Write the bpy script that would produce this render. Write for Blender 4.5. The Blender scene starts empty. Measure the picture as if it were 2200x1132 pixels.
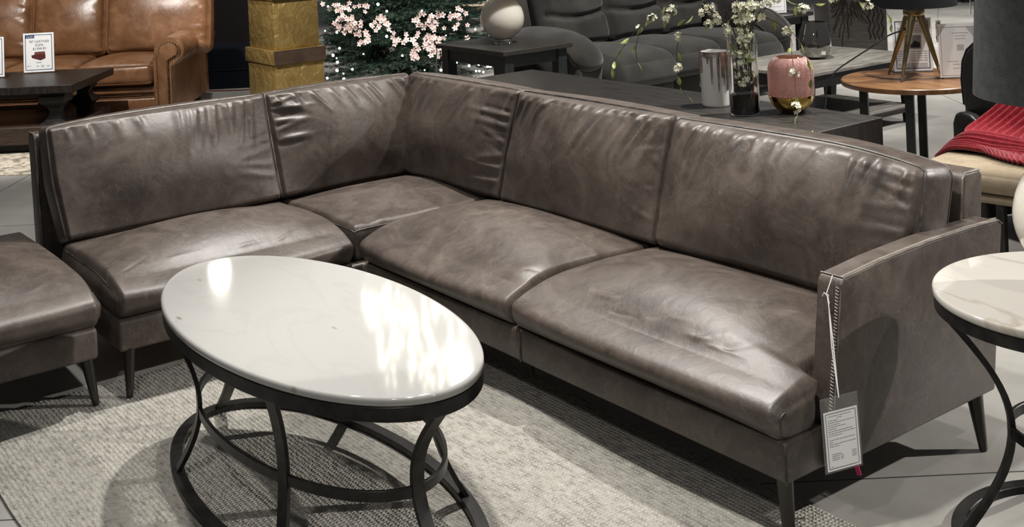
import bpy, bmesh, math, random
import numpy as np
from mathutils import Vector, Matrix
PI = math.pi
SC = bpy.context.scene
COL = SC.collection
rng = random.Random(7)

# ------------------------------------------------------------------ materials
def srgb(r, g, b):
    f = lambda c: (c / 255 / 12.92) if c <= 10.3 else (((c / 255) + .055) / 1.055) ** 2.4
    return (f(r), f(g), f(b), 1)

def new_mat(name):
    m = bpy.data.materials.new(name)
    m.use_nodes = True
    nt = m.node_tree
    nt.nodes.clear()
    out = nt.nodes.new('ShaderNodeOutputMaterial')
    b = nt.nodes.new('ShaderNodeBsdfPrincipled')
    nt.links.new(b.outputs[0], out.inputs[0])
    return m, nt, b

def mat(name, col, rough=.5, metal=0, spec=.5, col2=None, scale=8, detail=5, bump=0, bscale=60, bdist=.004,
        trans=0, ior=1.45, coat=0, emit=None, estr=0, stretch=None, ramp=(.35, .65), sheen=0, rough2=None, distort=0):
    m, nt, b = new_mat(name)
    N, L = nt.nodes, nt.links
    b.inputs['Base Color'].default_value = col
    b.inputs['Roughness'].default_value = rough
    b.inputs['Metallic'].default_value = metal
    b.inputs['Specular IOR Level'].default_value = spec
    b.inputs['IOR'].default_value = ior
    b.inputs['Transmission Weight'].default_value = trans
    b.inputs['Coat Weight'].default_value = coat
    if sheen:
        b.inputs['Sheen Weight'].default_value = sheen
    if emit:
        b.inputs['Emission Color'].default_value = emit
        b.inputs['Emission Strength'].default_value = estr
    tc = N.new('ShaderNodeTexCoord')
    vec = tc.outputs['Object']
    if stretch:
        mp = N.new('ShaderNodeMapping')
        mp.inputs['Scale'].default_value = stretch[:3]
        if len(stretch) > 3:
            mp.inputs['Rotation'].default_value = (0, 0, stretch[3])
        L.new(vec, mp.inputs['Vector'])
        vec = mp.outputs[0]
    if col2:
        n = N.new('ShaderNodeTexNoise')
        n.inputs['Scale'].default_value = scale
        n.inputs['Detail'].default_value = detail
        n.inputs['Distortion'].default_value = distort
        L.new(vec, n.inputs['Vector'])
        r = N.new('ShaderNodeValToRGB')
        r.color_ramp.elements[0].color = col
        r.color_ramp.elements[1].color = col2
        r.color_ramp.elements[0].position, r.color_ramp.elements[1].position = ramp
        L.new(n.outputs['Fac'], r.inputs[0])
        L.new(r.outputs[0], b.inputs['Base Color'])
        if rough2 is not None:
            mr = N.new('ShaderNodeMapRange')
            mr.inputs[3].default_value, mr.inputs[4].default_value = rough, rough2
            L.new(n.outputs['Fac'], mr.inputs[0])
            L.new(mr.outputs[0], b.inputs['Roughness'])
    if bump:
        n2 = N.new('ShaderNodeTexNoise')
        n2.inputs['Scale'].default_value = bscale
        n2.inputs['Detail'].default_value = 4
        L.new(vec, n2.inputs['Vector'])
        bp = N.new('ShaderNodeBump')
        bp.inputs['Strength'].default_value = bump
        bp.inputs['Distance'].default_value = bdist
        L.new(n2.outputs['Fac'], bp.inputs['Height'])
        L.new(bp.outputs[0], b.inputs['Normal'])
    return m

def leather(name, dark, mid, light, rough=.42, vein=.5, seed=0., vcol=None):
    """mottled hide: large blotches, fine light scratches and creases, grain bump"""
    m, nt, b = new_mat(name)
    N, L = nt.nodes, nt.links
    tc = N.new('ShaderNodeTexCoord')
    mp = N.new('ShaderNodeMapping')
    mp.inputs['Location'].default_value = (seed, seed * 1.7, seed * .3)
    L.new(tc.outputs['Object'], mp.inputs['Vector'])
    v = mp.outputs[0]
    n1 = N.new('ShaderNodeTexNoise')
    n1.inputs['Scale'].default_value = 7
    n1.inputs['Detail'].default_value = 10
    n1.inputs['Roughness'].default_value = .64
    n1.inputs['Distortion'].default_value = .9
    L.new(v, n1.inputs['Vector'])
    r1 = N.new('ShaderNodeValToRGB')
    e = r1.color_ramp.elements
    e[0].position, e[0].color = .33, dark
    e[1].position, e[1].color = .70, light
    k = e.new(.52)
    k.color = mid
    L.new(n1.outputs['Fac'], r1.inputs[0])
    # scratches and creases : a warped cell network, broken up by a mask
    nd = N.new('ShaderNodeTexNoise')
    nd.inputs['Scale'].default_value = 9
    nd.inputs['Detail'].default_value = 4
    L.new(v, nd.inputs['Vector'])
    wp = N.new('ShaderNodeMixRGB')
    wp.blend_type = 'LINEAR_LIGHT'
    wp.inputs[0].default_value = .05
    L.new(v, wp.inputs[1])
    L.new(nd.outputs['Color'], wp.inputs[2])
    lay = None
    for sc_, w0, w1, gain in ((36, .010, .085, .8), (80, .012, .12, .65), (13, .002, .016, .7)):
        vo = N.new('ShaderNodeTexVoronoi')
        vo.feature = 'DISTANCE_TO_EDGE'
        vo.inputs['Scale'].default_value = sc_
        L.new(wp.outputs[0], vo.inputs['Vector'])
        r2 = N.new('ShaderNodeMapRange')
        r2.inputs[1].default_value, r2.inputs[2].default_value = w0, w1
        r2.inputs[3].default_value, r2.inputs[4].default_value = gain, 0
        L.new(vo.outputs['Distance'], r2.inputs[0])
        mk = N.new('ShaderNodeTexNoise')
        mk.inputs['Scale'].default_value = sc_ * .45
        mk.inputs['Detail'].default_value = 3
        L.new(v, mk.inputs['Vector'])
        mr_ = N.new('ShaderNodeMapRange')
        mr_.inputs[1].default_value, mr_.inputs[2].default_value = .46, .66
        L.new(mk.outputs['Fac'], mr_.inputs[0])
        mm = N.new('ShaderNodeMath')
        mm.operation = 'MULTIPLY'
        L.new(r2.outputs[0], mm.inputs[0])
        L.new(mr_.outputs[0], mm.inputs[1])
        if lay is None:
            lay = mm
        else:
            mxx = N.new('ShaderNodeMath')
            mxx.operation = 'MAXIMUM'
            L.new(lay.outputs[0], mxx.inputs[0])
            L.new(mm.outputs[0], mxx.inputs[1])
            lay = mxx
    n3 = N.new('ShaderNodeTexNoise')
    n3.inputs['Scale'].default_value = 3
    n3.inputs['Detail'].default_value = 2
    L.new(v, n3.inputs['Vector'])
    mu = N.new('ShaderNodeMath')
    mu.operation = 'MULTIPLY'
    L.new(lay.outputs[0], mu.inputs[0])
    L.new(n3.outputs['Fac'], mu.inputs[1])
    mu2 = N.new('ShaderNodeMath')
    mu2.operation = 'MULTIPLY'
    mu2.inputs[1].default_value = vein
    L.new(mu.outputs[0], mu2.inputs[0])
    mx = N.new('ShaderNodeMixRGB')
    L.new(mu2.outputs[0], mx.inputs[0])
    L.new(r1.outputs[0], mx.inputs[1])
    mx.inputs[2].default_value = vcol or light
    L.new(mx.outputs[0], b.inputs['Base Color'])
    b.inputs['Specular IOR Level'].default_value = .5
    mr = N.new('ShaderNodeMapRange')
    mr.inputs[3].default_value, mr.inputs[4].default_value = rough - .07, rough + .1
    L.new(n1.outputs['Fac'], mr.inputs[0])
    L.new(mr.outputs[0], b.inputs['Roughness'])
    n4 = N.new('ShaderNodeTexNoise')
    n4.inputs['Scale'].default_value = 26
    n4.inputs['Detail'].default_value = 7
    n4.inputs['Distortion'].default_value = .4
    L.new(v, n4.inputs['Vector'])
    bp = N.new('ShaderNodeBump')
    bp.inputs['Strength'].default_value = .19
    bp.inputs['Distance'].default_value = .006
    L.new(n4.outputs['Fac'], bp.inputs['Height'])
    L.new(bp.outputs[0], b.inputs['Normal'])
    return m

# ------------------------------------------------------------------ mesh builder
class MB:
    def __init__(s):
        s.v, s.f = [], []
    def add(s, vs, fs):
        o = len(s.v)
        s.v += [tuple(map(float, p)) for p in vs]
        s.f += [tuple(o + i for i in f) for f in fs]
        return s
    def box(s, lo, hi, M=None):
        x0, y0, z0 = lo
        x1, y1, z1 = hi
        vs = [(x0, y0, z0), (x1, y0, z0), (x1, y1, z0), (x0, y1, z0), (x0, y0, z1), (x1, y0, z1), (x1, y1, z1), (x0, y1, z1)]
        if M is not None:
            vs = [tuple(M @ Vector(p)) for p in vs]
        return s.add(vs, [(0, 3, 2, 1), (4, 5, 6, 7), (0, 1, 5, 4), (1, 2, 6, 5), (2, 3, 7, 6), (3, 0, 4, 7)])
    def hexa(s, p):
        """8 points : bottom 4 then top 4"""
        return s.add(p, [(0, 3, 2, 1), (4, 5, 6, 7), (0, 1, 5, 4), (1, 2, 6, 5), (2, 3, 7, 6), (3, 0, 4, 7)])
    def lathe(s, prof, c=(0, 0, 0), n=48, M=None, sx=1, sy=1, cap=True):
        """profile [(r,z)..] turned about z"""
        vs, fs = [], []
        for r, z in prof:
            for i in range(n):
                a = 2 * PI * i / n
                p = Vector((r * sx * math.cos(a), r * sy * math.sin(a), z))
                if M is not None:
                    p = M @ p
                vs.append((p.x + c[0], p.y + c[1], p.z + c[2]))
        for j in range(len(prof) - 1):
            for i in range(n):
                k = (i + 1) % n
                fs.append((j * n + i, j * n + k, (j + 1) * n + k, (j + 1) * n + i))
        if cap:
            if prof[0][0] > 1e-5:
                fs.append(tuple(range(n))[::-1])
            if prof[-1][0] > 1e-5:
                fs.append(tuple((len(prof) - 1) * n + i for i in range(n)))
        return s.add(vs, fs)
    def tube(s, pts, r, n=8, closed=False):
        P = [Vector(p) for p in pts]
        R = r if isinstance(r, (list, tuple)) else [r] * len(P)
        m = len(P)
        vs, fs = [], []
        up = None
        for i in range(m):
            if closed:
                t = P[(i + 1) % m] - P[i - 1]
            else:
                t = P[min(i + 1, m - 1)] - P[max(i - 1, 0)]
            if t.length < 1e-9:
                t = Vector((0, 0, 1))
            t.normalize()
            if up is None:
                up = Vector((0, 0, 1)) if abs(t.z) < .9 else Vector((1, 0, 0))
            a = up - t * up.dot(t)
            if a.length < 1e-6:
                a = t.orthogonal()
            a.normalize()
            b = t.cross(a)
            up = a
            for k in range(n):
                q = P[i] + (a * math.cos(2 * PI * k / n) + b * math.sin(2 * PI * k / n)) * R[i]
                vs.append(tuple(q))
        for i in range(m if closed else m - 1):
            j = (i + 1) % m
            for k in range(n):
                l = (k + 1) % n
                fs.append((i * n + k, i * n + l, j * n + l, j * n + k))
        if not closed:
            fs.append(tuple(range(n))[::-1])
            fs.append(tuple((m - 1) * n + k for k in range(n)))
        return s.add(vs, fs)
    def bar(s, pts, w, h, side=None, closed=False, sides=None):
        """rectangular bar swept along pts; w along the side vector, h along the other"""
        P = [Vector(p) for p in pts]
        m = len(P)
        vs, fs = [], []
        for i in range(m):
            t = (P[(i + 1) % m] - P[i - 1]) if closed else (P[min(i + 1, m - 1)] - P[max(i - 1, 0)])
            t.normalize()
            sd = Vector(sides[i]) if sides else Vector(side)
            sd = (sd - t * sd.dot(t)).normalized()
            o = t.cross(sd)
            for a, b in ((-1, -1), (1, -1), (1, 1), (-1, 1)):
                vs.append(tuple(P[i] + sd * (a * w / 2) + o * (b * h / 2)))
        for i in range(m if closed else m - 1):
            j = (i + 1) % m
            for k in range(4):
                l = (k + 1) % 4
                fs.append((i * 4 + k, i * 4 + l, j * 4 + l, j * 4 + k))
        if not closed:
            fs.append((3, 2, 1, 0))
            fs.append(tuple((m - 1) * 4 + k for k in range(4)))
        return s.add(vs, fs)
    def prism(s, poly, d0, d1, fn):
        """polygon (a,b) extruded between d0 and d1; fn(a,b,d) -> xyz"""
        n = len(poly)
        vs = [fn(a, b, d0) for a, b in poly] + [fn(a, b, d1) for a, b in poly]
        fs = [tuple(range(n))[::-1], tuple(range(n, 2 * n))]
        fs += [(i, (i + 1) % n, n + (i + 1) % n, n + i) for i in range(n)]
        return s.add(vs, fs)
    def sphere(s, c, r, n=10, m=6, sz=1):
        prof = [(max(r * math.cos(-PI / 2 + PI * j / m), 1e-6), r * sz * math.sin(-PI / 2 + PI * j / m)) for j in range(m + 1)]
        return s.lathe(prof, c, n, cap=False)

ORG = {}
def mesh_obj(name, mb, material, parent=None, smooth=False, bevel=0, seg=2, angle=35, loc=None):
    """link the builder's mesh as ONE object; vertices are world coordinates"""
    me = bpy.data.meshes.new(name)
    o0 = Vector(ORG[parent.name]) if parent is not None else Vector(loc or (0, 0, 0))
    vs = [(x - o0.x, y - o0.y, z - o0.z) for x, y, z in mb.v]
    me.from_pydata(vs, [], mb.f)
    me.validate()
    bm = bmesh.new()
    bm.from_mesh(me)
    bmesh.ops.remove_doubles(bm, verts=bm.verts, dist=1e-6)
    bmesh.ops.recalc_face_normals(bm, faces=bm.faces)
    if bevel:
        ed = [e for e in bm.edges if len(e.link_faces) == 2 and e.calc_face_angle(0) > math.radians(28)]
        bmesh.ops.bevel(bm, geom=ed, offset=bevel, segments=seg, profile=.5, affect='EDGES', clamp_overlap=True)
    bm.to_mesh(me)
    bm.free()
    if smooth or bevel:
        for p in me.polygons:
            p.use_smooth = True
        try:
            me.set_sharp_from_angle(angle=math.radians(angle))
        except Exception:
            pass
    for mm in (material if isinstance(material, (list, tuple)) else [material]):
        me.materials.append(mm)
    o = bpy.data.objects.new(name, me)
    COL.objects.link(o)
    if parent is not None:
        o.parent = parent
        ORG[o.name] = tuple(o0)
    else:
        o.location = o0
        ORG[o.name] = tuple(o0)
    return o

def tag(o, label=None, cat=None, group=None, kind=None):
    if label: o['label'] = label
    if cat: o['category'] = cat
    if group: o['group'] = group
    if kind: o['kind'] = kind
    return o

def thing(name, loc, label, cat, group=None):
    o = bpy.data.objects.new(name, None)
    o.empty_display_size = .1
    COL.objects.link(o)
    o.location = loc
    ORG[o.name] = tuple(loc)
    return tag(o, label, cat, group)

def dup(o, loc, label=None, group=None, name=None, rotz=None):
    """a copy of a thing together with its parts and sub-parts"""
    def cp(x, par):
        c = x.copy()
        COL.objects.link(c)
        ORG[c.name] = ORG.get(x.name, (0, 0, 0))
        if par is not None:
            c.parent = par
        for ch in [k for k in COL.objects if k.parent == x]:
            cp(ch, c)
        return c
    r = cp(o, None)
    r.location = loc
    if rotz is not None:
        r.rotation_euler = (0, 0, rotz)
    if label: r['label'] = label
    if group: r['group'] = group
    return r

def text(body, parent, material, loc, size, rot, align='CENTER', name='lettering', ext=.0002, bold=0, sx=1):
    cu = bpy.data.curves.new(name, 'FONT')
    cu.body = body
    cu.size = size
    cu.align_x = align
    cu.align_y = 'CENTER'
    cu.extrude = ext
    cu.offset = bold
    cu.materials.append(material)
    o = bpy.data.objects.new(name, cu)
    COL.objects.link(o)
    o.parent = parent
    me = bpy.data.meshes.new_from_object(o.evaluated_get(bpy.context.evaluated_depsgraph_get()))
    bpy.data.objects.remove(o)
    bpy.data.curves.remove(cu)
    o = bpy.data.objects.new(name, me)
    if not me.materials:
        me.materials.append(material)
    COL.objects.link(o)
    o.parent = parent
    ORG[o.name] = ORG[parent.name]
    o.location = Vector(loc) - Vector(ORG[parent.name])
    o.rotation_euler = rot
    o.scale = (sx, 1, 1)
    return o

# ------------------------------------------------------------------ soft cushions
class Cushion:
    """a stuffed, rounded box : half sizes h, corner radii r, crown per axis, wrinkles on the +w face.
    post(P, p) maps local (N,3) arrays to world"""
    def __init__(s, h, r, crown, post, wr=None, e=2.2, f=.8, lump=.0, seed=0, rtop=None):
        s.rtop = rtop
        s.h, s.r, s.crown, s.post, s.wr, s.e, s.f = np.array(h, float), np.array(r, float), crown, post, wr or [], e, f
        s.lump, s.seed = lump, seed
    def map(s, p):
        p = np.asarray(p, float).reshape(-1, 3)
        P = p * s.h
        r = np.tile(s.r, (len(p), 1))
        if s.rtop:
            k = np.clip(p[:, 2] * 1.6, 0, 1) * np.clip(-p[:, 1] * 4, 0, 1)
            r[:, 1] += (s.rtop - s.r[1]) * k * k * (3 - 2 * k)
        inner = np.clip(P, -(s.h - r), s.h - r)
        d = (P - inner) / r
        L = np.linalg.norm(d, axis=1, keepdims=True)
        d = np.where(L > 1e-9, d / np.maximum(L, 1e-9), 0)
        P = inner + d * r
        a = np.clip(np.abs(p), 0, 1)
        g = np.maximum(1 - a ** s.e, 0) ** np.array(s.f)
        for k in range(3):
            i, j = [q for q in range(3) if q != k]
            cr = s.crown[k]
            if isinstance(cr, (tuple, list)):
                amt = np.where(p[:, k] > 0, cr[1], cr[0])
            else:
                amt = cr
            P[:, k] += np.sign(p[:, k]) * a[:, k] ** 2 * amt * g[:, i] * g[:, j]
        w = np.clip(p[:, 2], 0, 1) ** 4
        if s.lump:
            rs = np.random.RandomState(s.seed)
            for _ in range(7):
                cx, cy = rs.uniform(-.9, .9, 2)
                sg = rs.uniform(.25, .5)
                P[:, 2] += w * s.lump * rs.uniform(-1, 1) * np.exp(-((p[:, 0] - cx) ** 2 + (p[:, 1] - cy) ** 2) / sg ** 2)
        D = np.zeros(len(p))
        for (u0, v0, u1, v1, wd, am) in s.wr:
            dx, dy = (u1 - u0) * s.h[0], (v1 - v0) * s.h[1]
            LL = math.hypot(dx, dy) + 1e-9
            px, py = (p[:, 0] - u0) * s.h[0], (p[:, 1] - v0) * s.h[1]
            t = (px * dx + py * dy) / LL / LL
            q = (px * dy - py * dx) / LL
            tt = np.clip(t, 0, 1)
            over = (t - tt) * LL
            D += am * np.exp(-(q * q) / wd ** 2 - (over * over) / (wd * 1.5) ** 2) * (1 - .75 * tt)
        P[:, 2] += w * D * (1 - a[:, 0] ** 12) * (1 - a[:, 1] ** 10)
        return s.post(P, p)
    def build(s, n, k=.55):
        ax = []
        for m in n:
            t = np.linspace(-1, 1, m + 1)
            ax.append(t + k * np.sin(PI * t) / PI)
        idx, pts, fs = {}, [], []
        def vid(i, j, l):
            key = (i, j, l)
            if key not in idx:
                idx[key] = len(pts)
                pts.append((ax[0][i], ax[1][j], ax[2][l]))
            return idx[key]
        nx, ny, nz = n
        for l, fl in ((0, 1), (nz, 0)):
            for i in range(nx):
                for j in range(ny):
                    q = (vid(i, j, l), vid(i + 1, j, l), vid(i + 1, j + 1, l), vid(i, j + 1, l))
                    fs.append(q[::-1] if fl else q)
        for j, fl in ((0, 0), (ny, 1)):
            for i in range(nx):
                for l in range(nz):
                    q = (vid(i, j, l), vid(i + 1, j, l), vid(i + 1, j, l + 1), vid(i, j, l + 1))
                    fs.append(q[::-1] if fl else q)
        for i, fl in ((0, 1), (nx, 0)):
            for j in range(ny):
                for l in range(nz):
                    q = (vid(i, j, l), vid(i, j + 1, l), vid(i, j + 1, l + 1), vid(i, j, l + 1))
                    fs.append(q[::-1] if fl else q)
        mb = MB()
        mb.add(s.map(np.array(pts)), fs)
        return mb
    def seam(s, ps, n=40, lift=0):
        """world points along a polyline of parameter points"""
        out = []
        for a, b in zip(ps[:-1], ps[1:]):
            for t in np.linspace(0, 1, n, endpoint=False):
                out.append([a[i] + (b[i] - a[i]) * t for i in range(3)])
        out.append(ps[-1])
        return [tuple(q) for q in s.map(out)]

def frame_post(o, U, V, W, fn=None):
    o, U, V, W = [np.array(q, float) for q in (o, U, V, W)]
    def post(P, p):
        if fn is not None:
            P = fn(P.copy(), p)
        return o + P[:, :1] * U + P[:, 1:2] * V + P[:, 2:3] * W
    return post
# ------------------------------------------------------------------ materials
M = {}
M['leather'] = leather('taupe_leather', (.041, .0305, .0248, 1), (.068, .0525, .0430, 1), (.102, .0815, .0670, 1), rough=.43, vein=.60, vcol=(.19, .162, .14, 1))
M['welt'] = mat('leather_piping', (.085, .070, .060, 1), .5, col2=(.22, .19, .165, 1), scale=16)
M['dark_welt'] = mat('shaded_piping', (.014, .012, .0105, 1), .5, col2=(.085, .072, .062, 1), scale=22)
M['thread'] = mat('cream_thread', (.38, .345, .295, 1), .6)
M['sofa_leg'] = mat('gunmetal', (.055, .052, .048, 1), .33, metal=.85)
M['black_metal'] = mat('black_iron', (.012, .0115, .011, 1), .38, metal=.5, col2=(.03, .028, .026, 1), scale=30)
M['black_wood'] = mat('black_wood', (.007, .0065, .006, 1), .5, spec=.3, col2=(.017, .0155, .0145, 1), scale=9, stretch=(1, 12, 12))
M['white_paper'] = mat('paper', (.90, .895, .89, 1), .6)
M['grey_print'] = mat('grey_ink', (.28, .28, .29, 1), .7)
M['black_print'] = mat('black_ink', (.02, .02, .025, 1), .6)
M['navy_print'] = mat('navy_ink', (.012, .035, .10, 1), .5)
M['clear'] = mat('clear_acrylic', (1, 1, 1, 1), .03, trans=1, ior=1.46)
M['string'] = mat('white_string', (.8, .79, .77, 1), .7)

# ------------------------------------------------------------------ sectional sofa
sofa = thing('sectional_sofa', (-3.2, 2.5, 0), 'large L-shaped taupe leather sectional sofa with loose back cushions and slim metal legs', 'sofa')
LE = M['leather']

def top_ridges(seed, n, lean=-.10, amp=.006, lo=.16, hi=.5, u0=-.95, u1=.95):
    r = random.Random(seed)
    out = []
    for i in range(n):
        u = u0 + (u1 - u0) * (i + r.uniform(.1, .9)) / n
        ln = r.uniform(lo, hi)
        out.append((u, .84, u + lean * (.5 + r.random()) * ln / .4, .84 - ln * 1.6, r.uniform(.010, .018), amp * r.uniform(1.5, 2.8)))
        if r.random() < .6:
            du = r.uniform(.025, .04)
            out.append((u + du, .88, u + du + lean * ln / .4, .88 - ln, r.uniform(.008, .013), -amp * r.uniform(.9, 1.6)))
    return out

def side_ridges(seed, n, side, amp=.006, v0=-.8, v1=.8, ln=(.12, .4)):
    r = random.Random(seed)
    out = []
    for i in range(n):
        v = v0 + (v1 - v0) * (i + r.uniform(.1, .9)) / n
        q = r.uniform(*ln)
        out.append((side * .93, v, side * (.93 - q), v + r.uniform(-.12, .18), r.uniform(.008, .014), amp * r.uniform(.6, 1.1)))
        out.append((side * .93, v + .07, side * (.93 - q * .7), v + .07 + r.uniform(-.1, .15), .009, -amp * r.uniform(.5, .9)))
    return out

tau = math.radians(17)
sT, cT = math.sin(tau), math.cos(tau)
VR, WR = (0, sT, cT), (0, -cT, sT)
VL, WL = (-sT, 0, cT), (cT, 0, sT)

def back_cushion(c, half, axis, wr, fn=None, crown=(.010, .010, (.015, .066)), r=(.016, .020, .045), seed=0, welt='welt', back_welt=False):
    f0 = fn
    def fn(P, p):
        # the boxed top lies flat although the cushion leans back
        P[:, 1] += (half[2] - P[:, 2]) * .16 * np.clip(p[:, 1], 0, 1) ** 3
        return f0(P, p) if f0 else P
    if axis == 'R':
        post = frame_post(c, (1, 0, 0), VR, WR, fn)
    else:
        post = frame_post(c, (0, 1, 0), VL, WL, fn)
    cu = Cushion(half, r, crown, post, wr, lump=.006, seed=seed, e=2, f=1.15)
    hw = half[2]
    o = mesh_obj('back_cushion', cu.build((150, 84, 12)), LE, sofa, smooth=True, angle=80)
    mb = MB()
    k = .80
    mb.tube(cu.seam([(-1, -1, k), (-1, 1, k), (1, 1, k), (1, -1, k)], 40), .0042, 6)
    if back_welt:
        mesh_obj('piping', mb, M[welt], o, smooth=True)
        mb = MB()
        mb.tube(cu.seam([(-1, 1, -k), (1, 1, -k), (1, -1, -k)], 40), .0038, 6)
    mesh_obj('piping', mb, M[welt], o, smooth=True)
    return cu

def fnL1(P, p):
    # the outer top corner sags a little, the lower outer corner tucks in
    P[:, 1] -= .012 * np.clip(-p[:, 0], 0, 1) ** 3 * np.clip(p[:, 1], 0, 1)
    P[:, 0] += .02 * np.clip(-p[:, 0], 0, 1) ** 2 * np.clip(-p[:, 1], 0, 1)
    return P
def fnR2(P, p):
    a = np.clip((p[:, 0] - .2) / .8, 0, 1)
    P[:, 1] -= .030 * a ** 2 * np.clip((p[:, 1] + 1) / 2, 0, 1)
    P[:, 0] -= .15 * np.clip(p[:, 0], 0, 1) ** 3 * np.clip((-p[:, 1] + .25) / 1.25, 0, 1) ** 1.5
    return P

hz = .205
# along the left run, then along the right run
back_cushion((-4.604, 1.636, .588), (.436, .217, .078), 'L',
             top_ridges(3, 9, -.06, .006, .2, .45, .1, .85) + top_ridges(4, 4, .05, .004, .1, .25, -.9, -.2) + side_ridges(5, 5, 1, .004, -.7, .6), fnL1, seed=1)
back_cushion((-4.600, 2.426, .590), (.350, .217, .078), 'L',
             side_ridges(6, 5, -1, .008, -.1, .95, (.2, .5)) + top_ridges(7, 9, .16, .0045, .12, .4) +
             [(-.95, .85, -.55, .55, .016, .012), (-.95, .62, -.6, .5, .013, -.010), (-.95, .12, -.6, .05, .014, .011), (-.95, -.02, -.7, -.02, .012, -.008)], seed=2)
back_cushion((-4.192, 2.788, .590), (.416, .217, .078), 'R',
             side_ridges(8, 7, 1, .009, -.75, .95, (.2, .55)) + top_ridges(9, 9, -.12, .007, .25, .6), seed=3)
back_cushion((-3.340, 2.786, .590), (.432, .216, .080), 'R',
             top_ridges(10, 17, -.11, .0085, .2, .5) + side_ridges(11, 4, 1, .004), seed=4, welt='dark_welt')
back_cushion((-2.420, 2.786, .588), (.486, .214, .084), 'R',
             top_ridges(12, 15, -.06, .008, .15, .48) + side_ridges(13, 5, 1, .005, -.2, .9) +
             [(.36, .9, .30, .25, .02, .010), (.30, .9, .25, .3, .014, -.008), (-.25, .95, -.42, .55, .016, .010)], fnR2,
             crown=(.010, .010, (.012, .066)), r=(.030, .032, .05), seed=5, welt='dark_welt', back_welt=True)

def seat(c, half, U, V, r, crown, fn=None, wr=None, seams=(), seed=0, n=(110, 100, 22), rtop=.23):
    cu = Cushion(half, r, crown, frame_post(c, U, V, (0, 0, 1), fn), wr, e=2, f=(.8, 2, 2), lump=.005, seed=seed, rtop=rtop)
    o = mesh_obj('seat_cushion', cu.build(n), LE, sofa, smooth=True, angle=80)
    for sq in seams:
        mb = MB()
        mb.tube(cu.seam(sq, 30), .0028, 6)
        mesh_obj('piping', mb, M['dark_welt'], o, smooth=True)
    return cu

def front_creases(seed, n, amp=.004, u0=-.9, u1=.9):
    r = random.Random(seed)
    out = []
    for i in range(n):
        u = u0 + (u1 - u0) * (i + r.random()) / n
        v = -.72 + r.uniform(-.1, .12)
        out.append((u, v, u + r.uniform(.12, .22), v + r.uniform(.0, .25), r.uniform(.008, .013), amp * r.uniform(.5, 1) * r.choice((1, 1, -1))))
    return out

SR = (.022, .06, .0665)
SCR = ((.010, .010), (.030, .0), (.0, .075))
zc, hzs = .320, .068
X, Y, Z = (1, 0, 0), (0, 1, 0), (0, 0, 1)
side_seam = lambda s: [(s, -.97, -.7), (s, -.97, .55), (s, -.2, .97), (s, .8, .97)]
seat((-4.215, 1.644, zc), (.438, .335, hzs), Y, (-1, 0, 0), SR, SCR, None, front_creases(21, 5, .003), [side_seam(-1), side_seam(1)], 11)
def fnC(P, p):
    return P
seat((-4.24, 2.43, zc), (.345, .335, hzs), Y, (-1, 0, 0), (.025, .03, .05), (.0, .0, (.0, .040)), fnC,
     [(-.9, -.75, -.45, -.5, .02, .008), (-.75, -.9, -.4, -.6, .016, -.006), (-.6, -.95, -.3, -.7, .016, .006)],
     [[(-1, .6, .9), (-1, -1, .9), (.4, -1, .9)]], 12, rtop=None)
seat((-3.417, 2.435, zc), (.468, .345, hzs), X, Y, SR, SCR, None,
     front_creases(22, 3, .003) + [(-.1, .35, .55, .22, .013, .005), (-.2, .22, .5, .10, .011, -.004), (0, .12, .6, .0, .012, .004), (.85, -.8, .95, -.4, .05, .010)],
     [side_seam(-1), side_seam(1)], 13)
def fnT(P, p):
    k = np.clip((-p[:, 1] - .52) / .10, 0, 1)
    k = k * k * (3 - 2 * k)
    P[:, 0] += .062 * k * np.clip(p[:, 0], 0, 1) ** 3
    P[:, 2] -= .010 * np.clip(p[:, 0], 0, 1) ** 4
    return P
seat((-2.447, 2.435, zc), (.498, .345, hzs), X, Y, SR, SCR, fnT, front_creases(23, 11, .0032, -.6, .7), [side_seam(-1), [(1, -1, -.8), (1, -1, .25)]], 14)

# frame : low upholstered base, back panels and one slim arm
mb = MB()
Lp = [(-4.80, 1.205), (-3.885, 1.205), (-3.885, 2.112), (-1.885, 2.112), (-1.885, 2.26), (-1.95, 2.26), (-1.95, 2.98), (-4.80, 2.98)]
mb.prism(Lp, .155, .256, lambda a, b, d: (a, b, d))
base = mesh_obj('base', mb, LE, sofa, bevel=.012, seg=3)
mb = MB()
mb.tube([(-2.925, 2.1105, .158), (-2.925, 2.1105, .252)], .0032, 6)
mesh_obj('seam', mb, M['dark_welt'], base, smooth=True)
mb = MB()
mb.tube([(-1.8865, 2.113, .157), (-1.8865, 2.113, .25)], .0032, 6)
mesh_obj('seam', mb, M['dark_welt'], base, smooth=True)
mb = MB()
mb.prism([(2.90, .24), (2.958, .722), (2.972, .738), (3.040, .738), (3.055, .722), (3.005, .155), (2.90, .155)], -4.83, -1.945, lambda a, b, d: (d, a, b))
bf = mesh_obj('back_frame', mb, LE, sofa, bevel=.010, seg=3)
mb = MB()
mb.tube([(-1.947, 2.905, .30), (-1.947, 2.958, .722), (-1.947, 2.972, .737), (-1.947, 3.040, .737)], .0035, 6)
mesh_obj('piping', mb, M['welt'], bf, smooth=True)
mb = MB()
mb.prism([(-4.70, .24), (-4.737, .748), (-4.75, .765), (-4.815, .765), (-4.832, .748), (-4.80, .155), (-4.70, .155)], 1.190, 3.0, lambda a, b, d: (a, d, b))
bf = mesh_obj('back_frame', mb, LE, sofa, bevel=.010, seg=3)
mb = MB()
mb.tube([(-4.702, 1.192, .30), (-4.737, 1.192, .748), (-4.75, 1.192, .764), (-4.81, 1.192, .764)], .0035, 6)
mesh_obj('piping', mb, M['welt'], bf, smooth=True)
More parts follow.
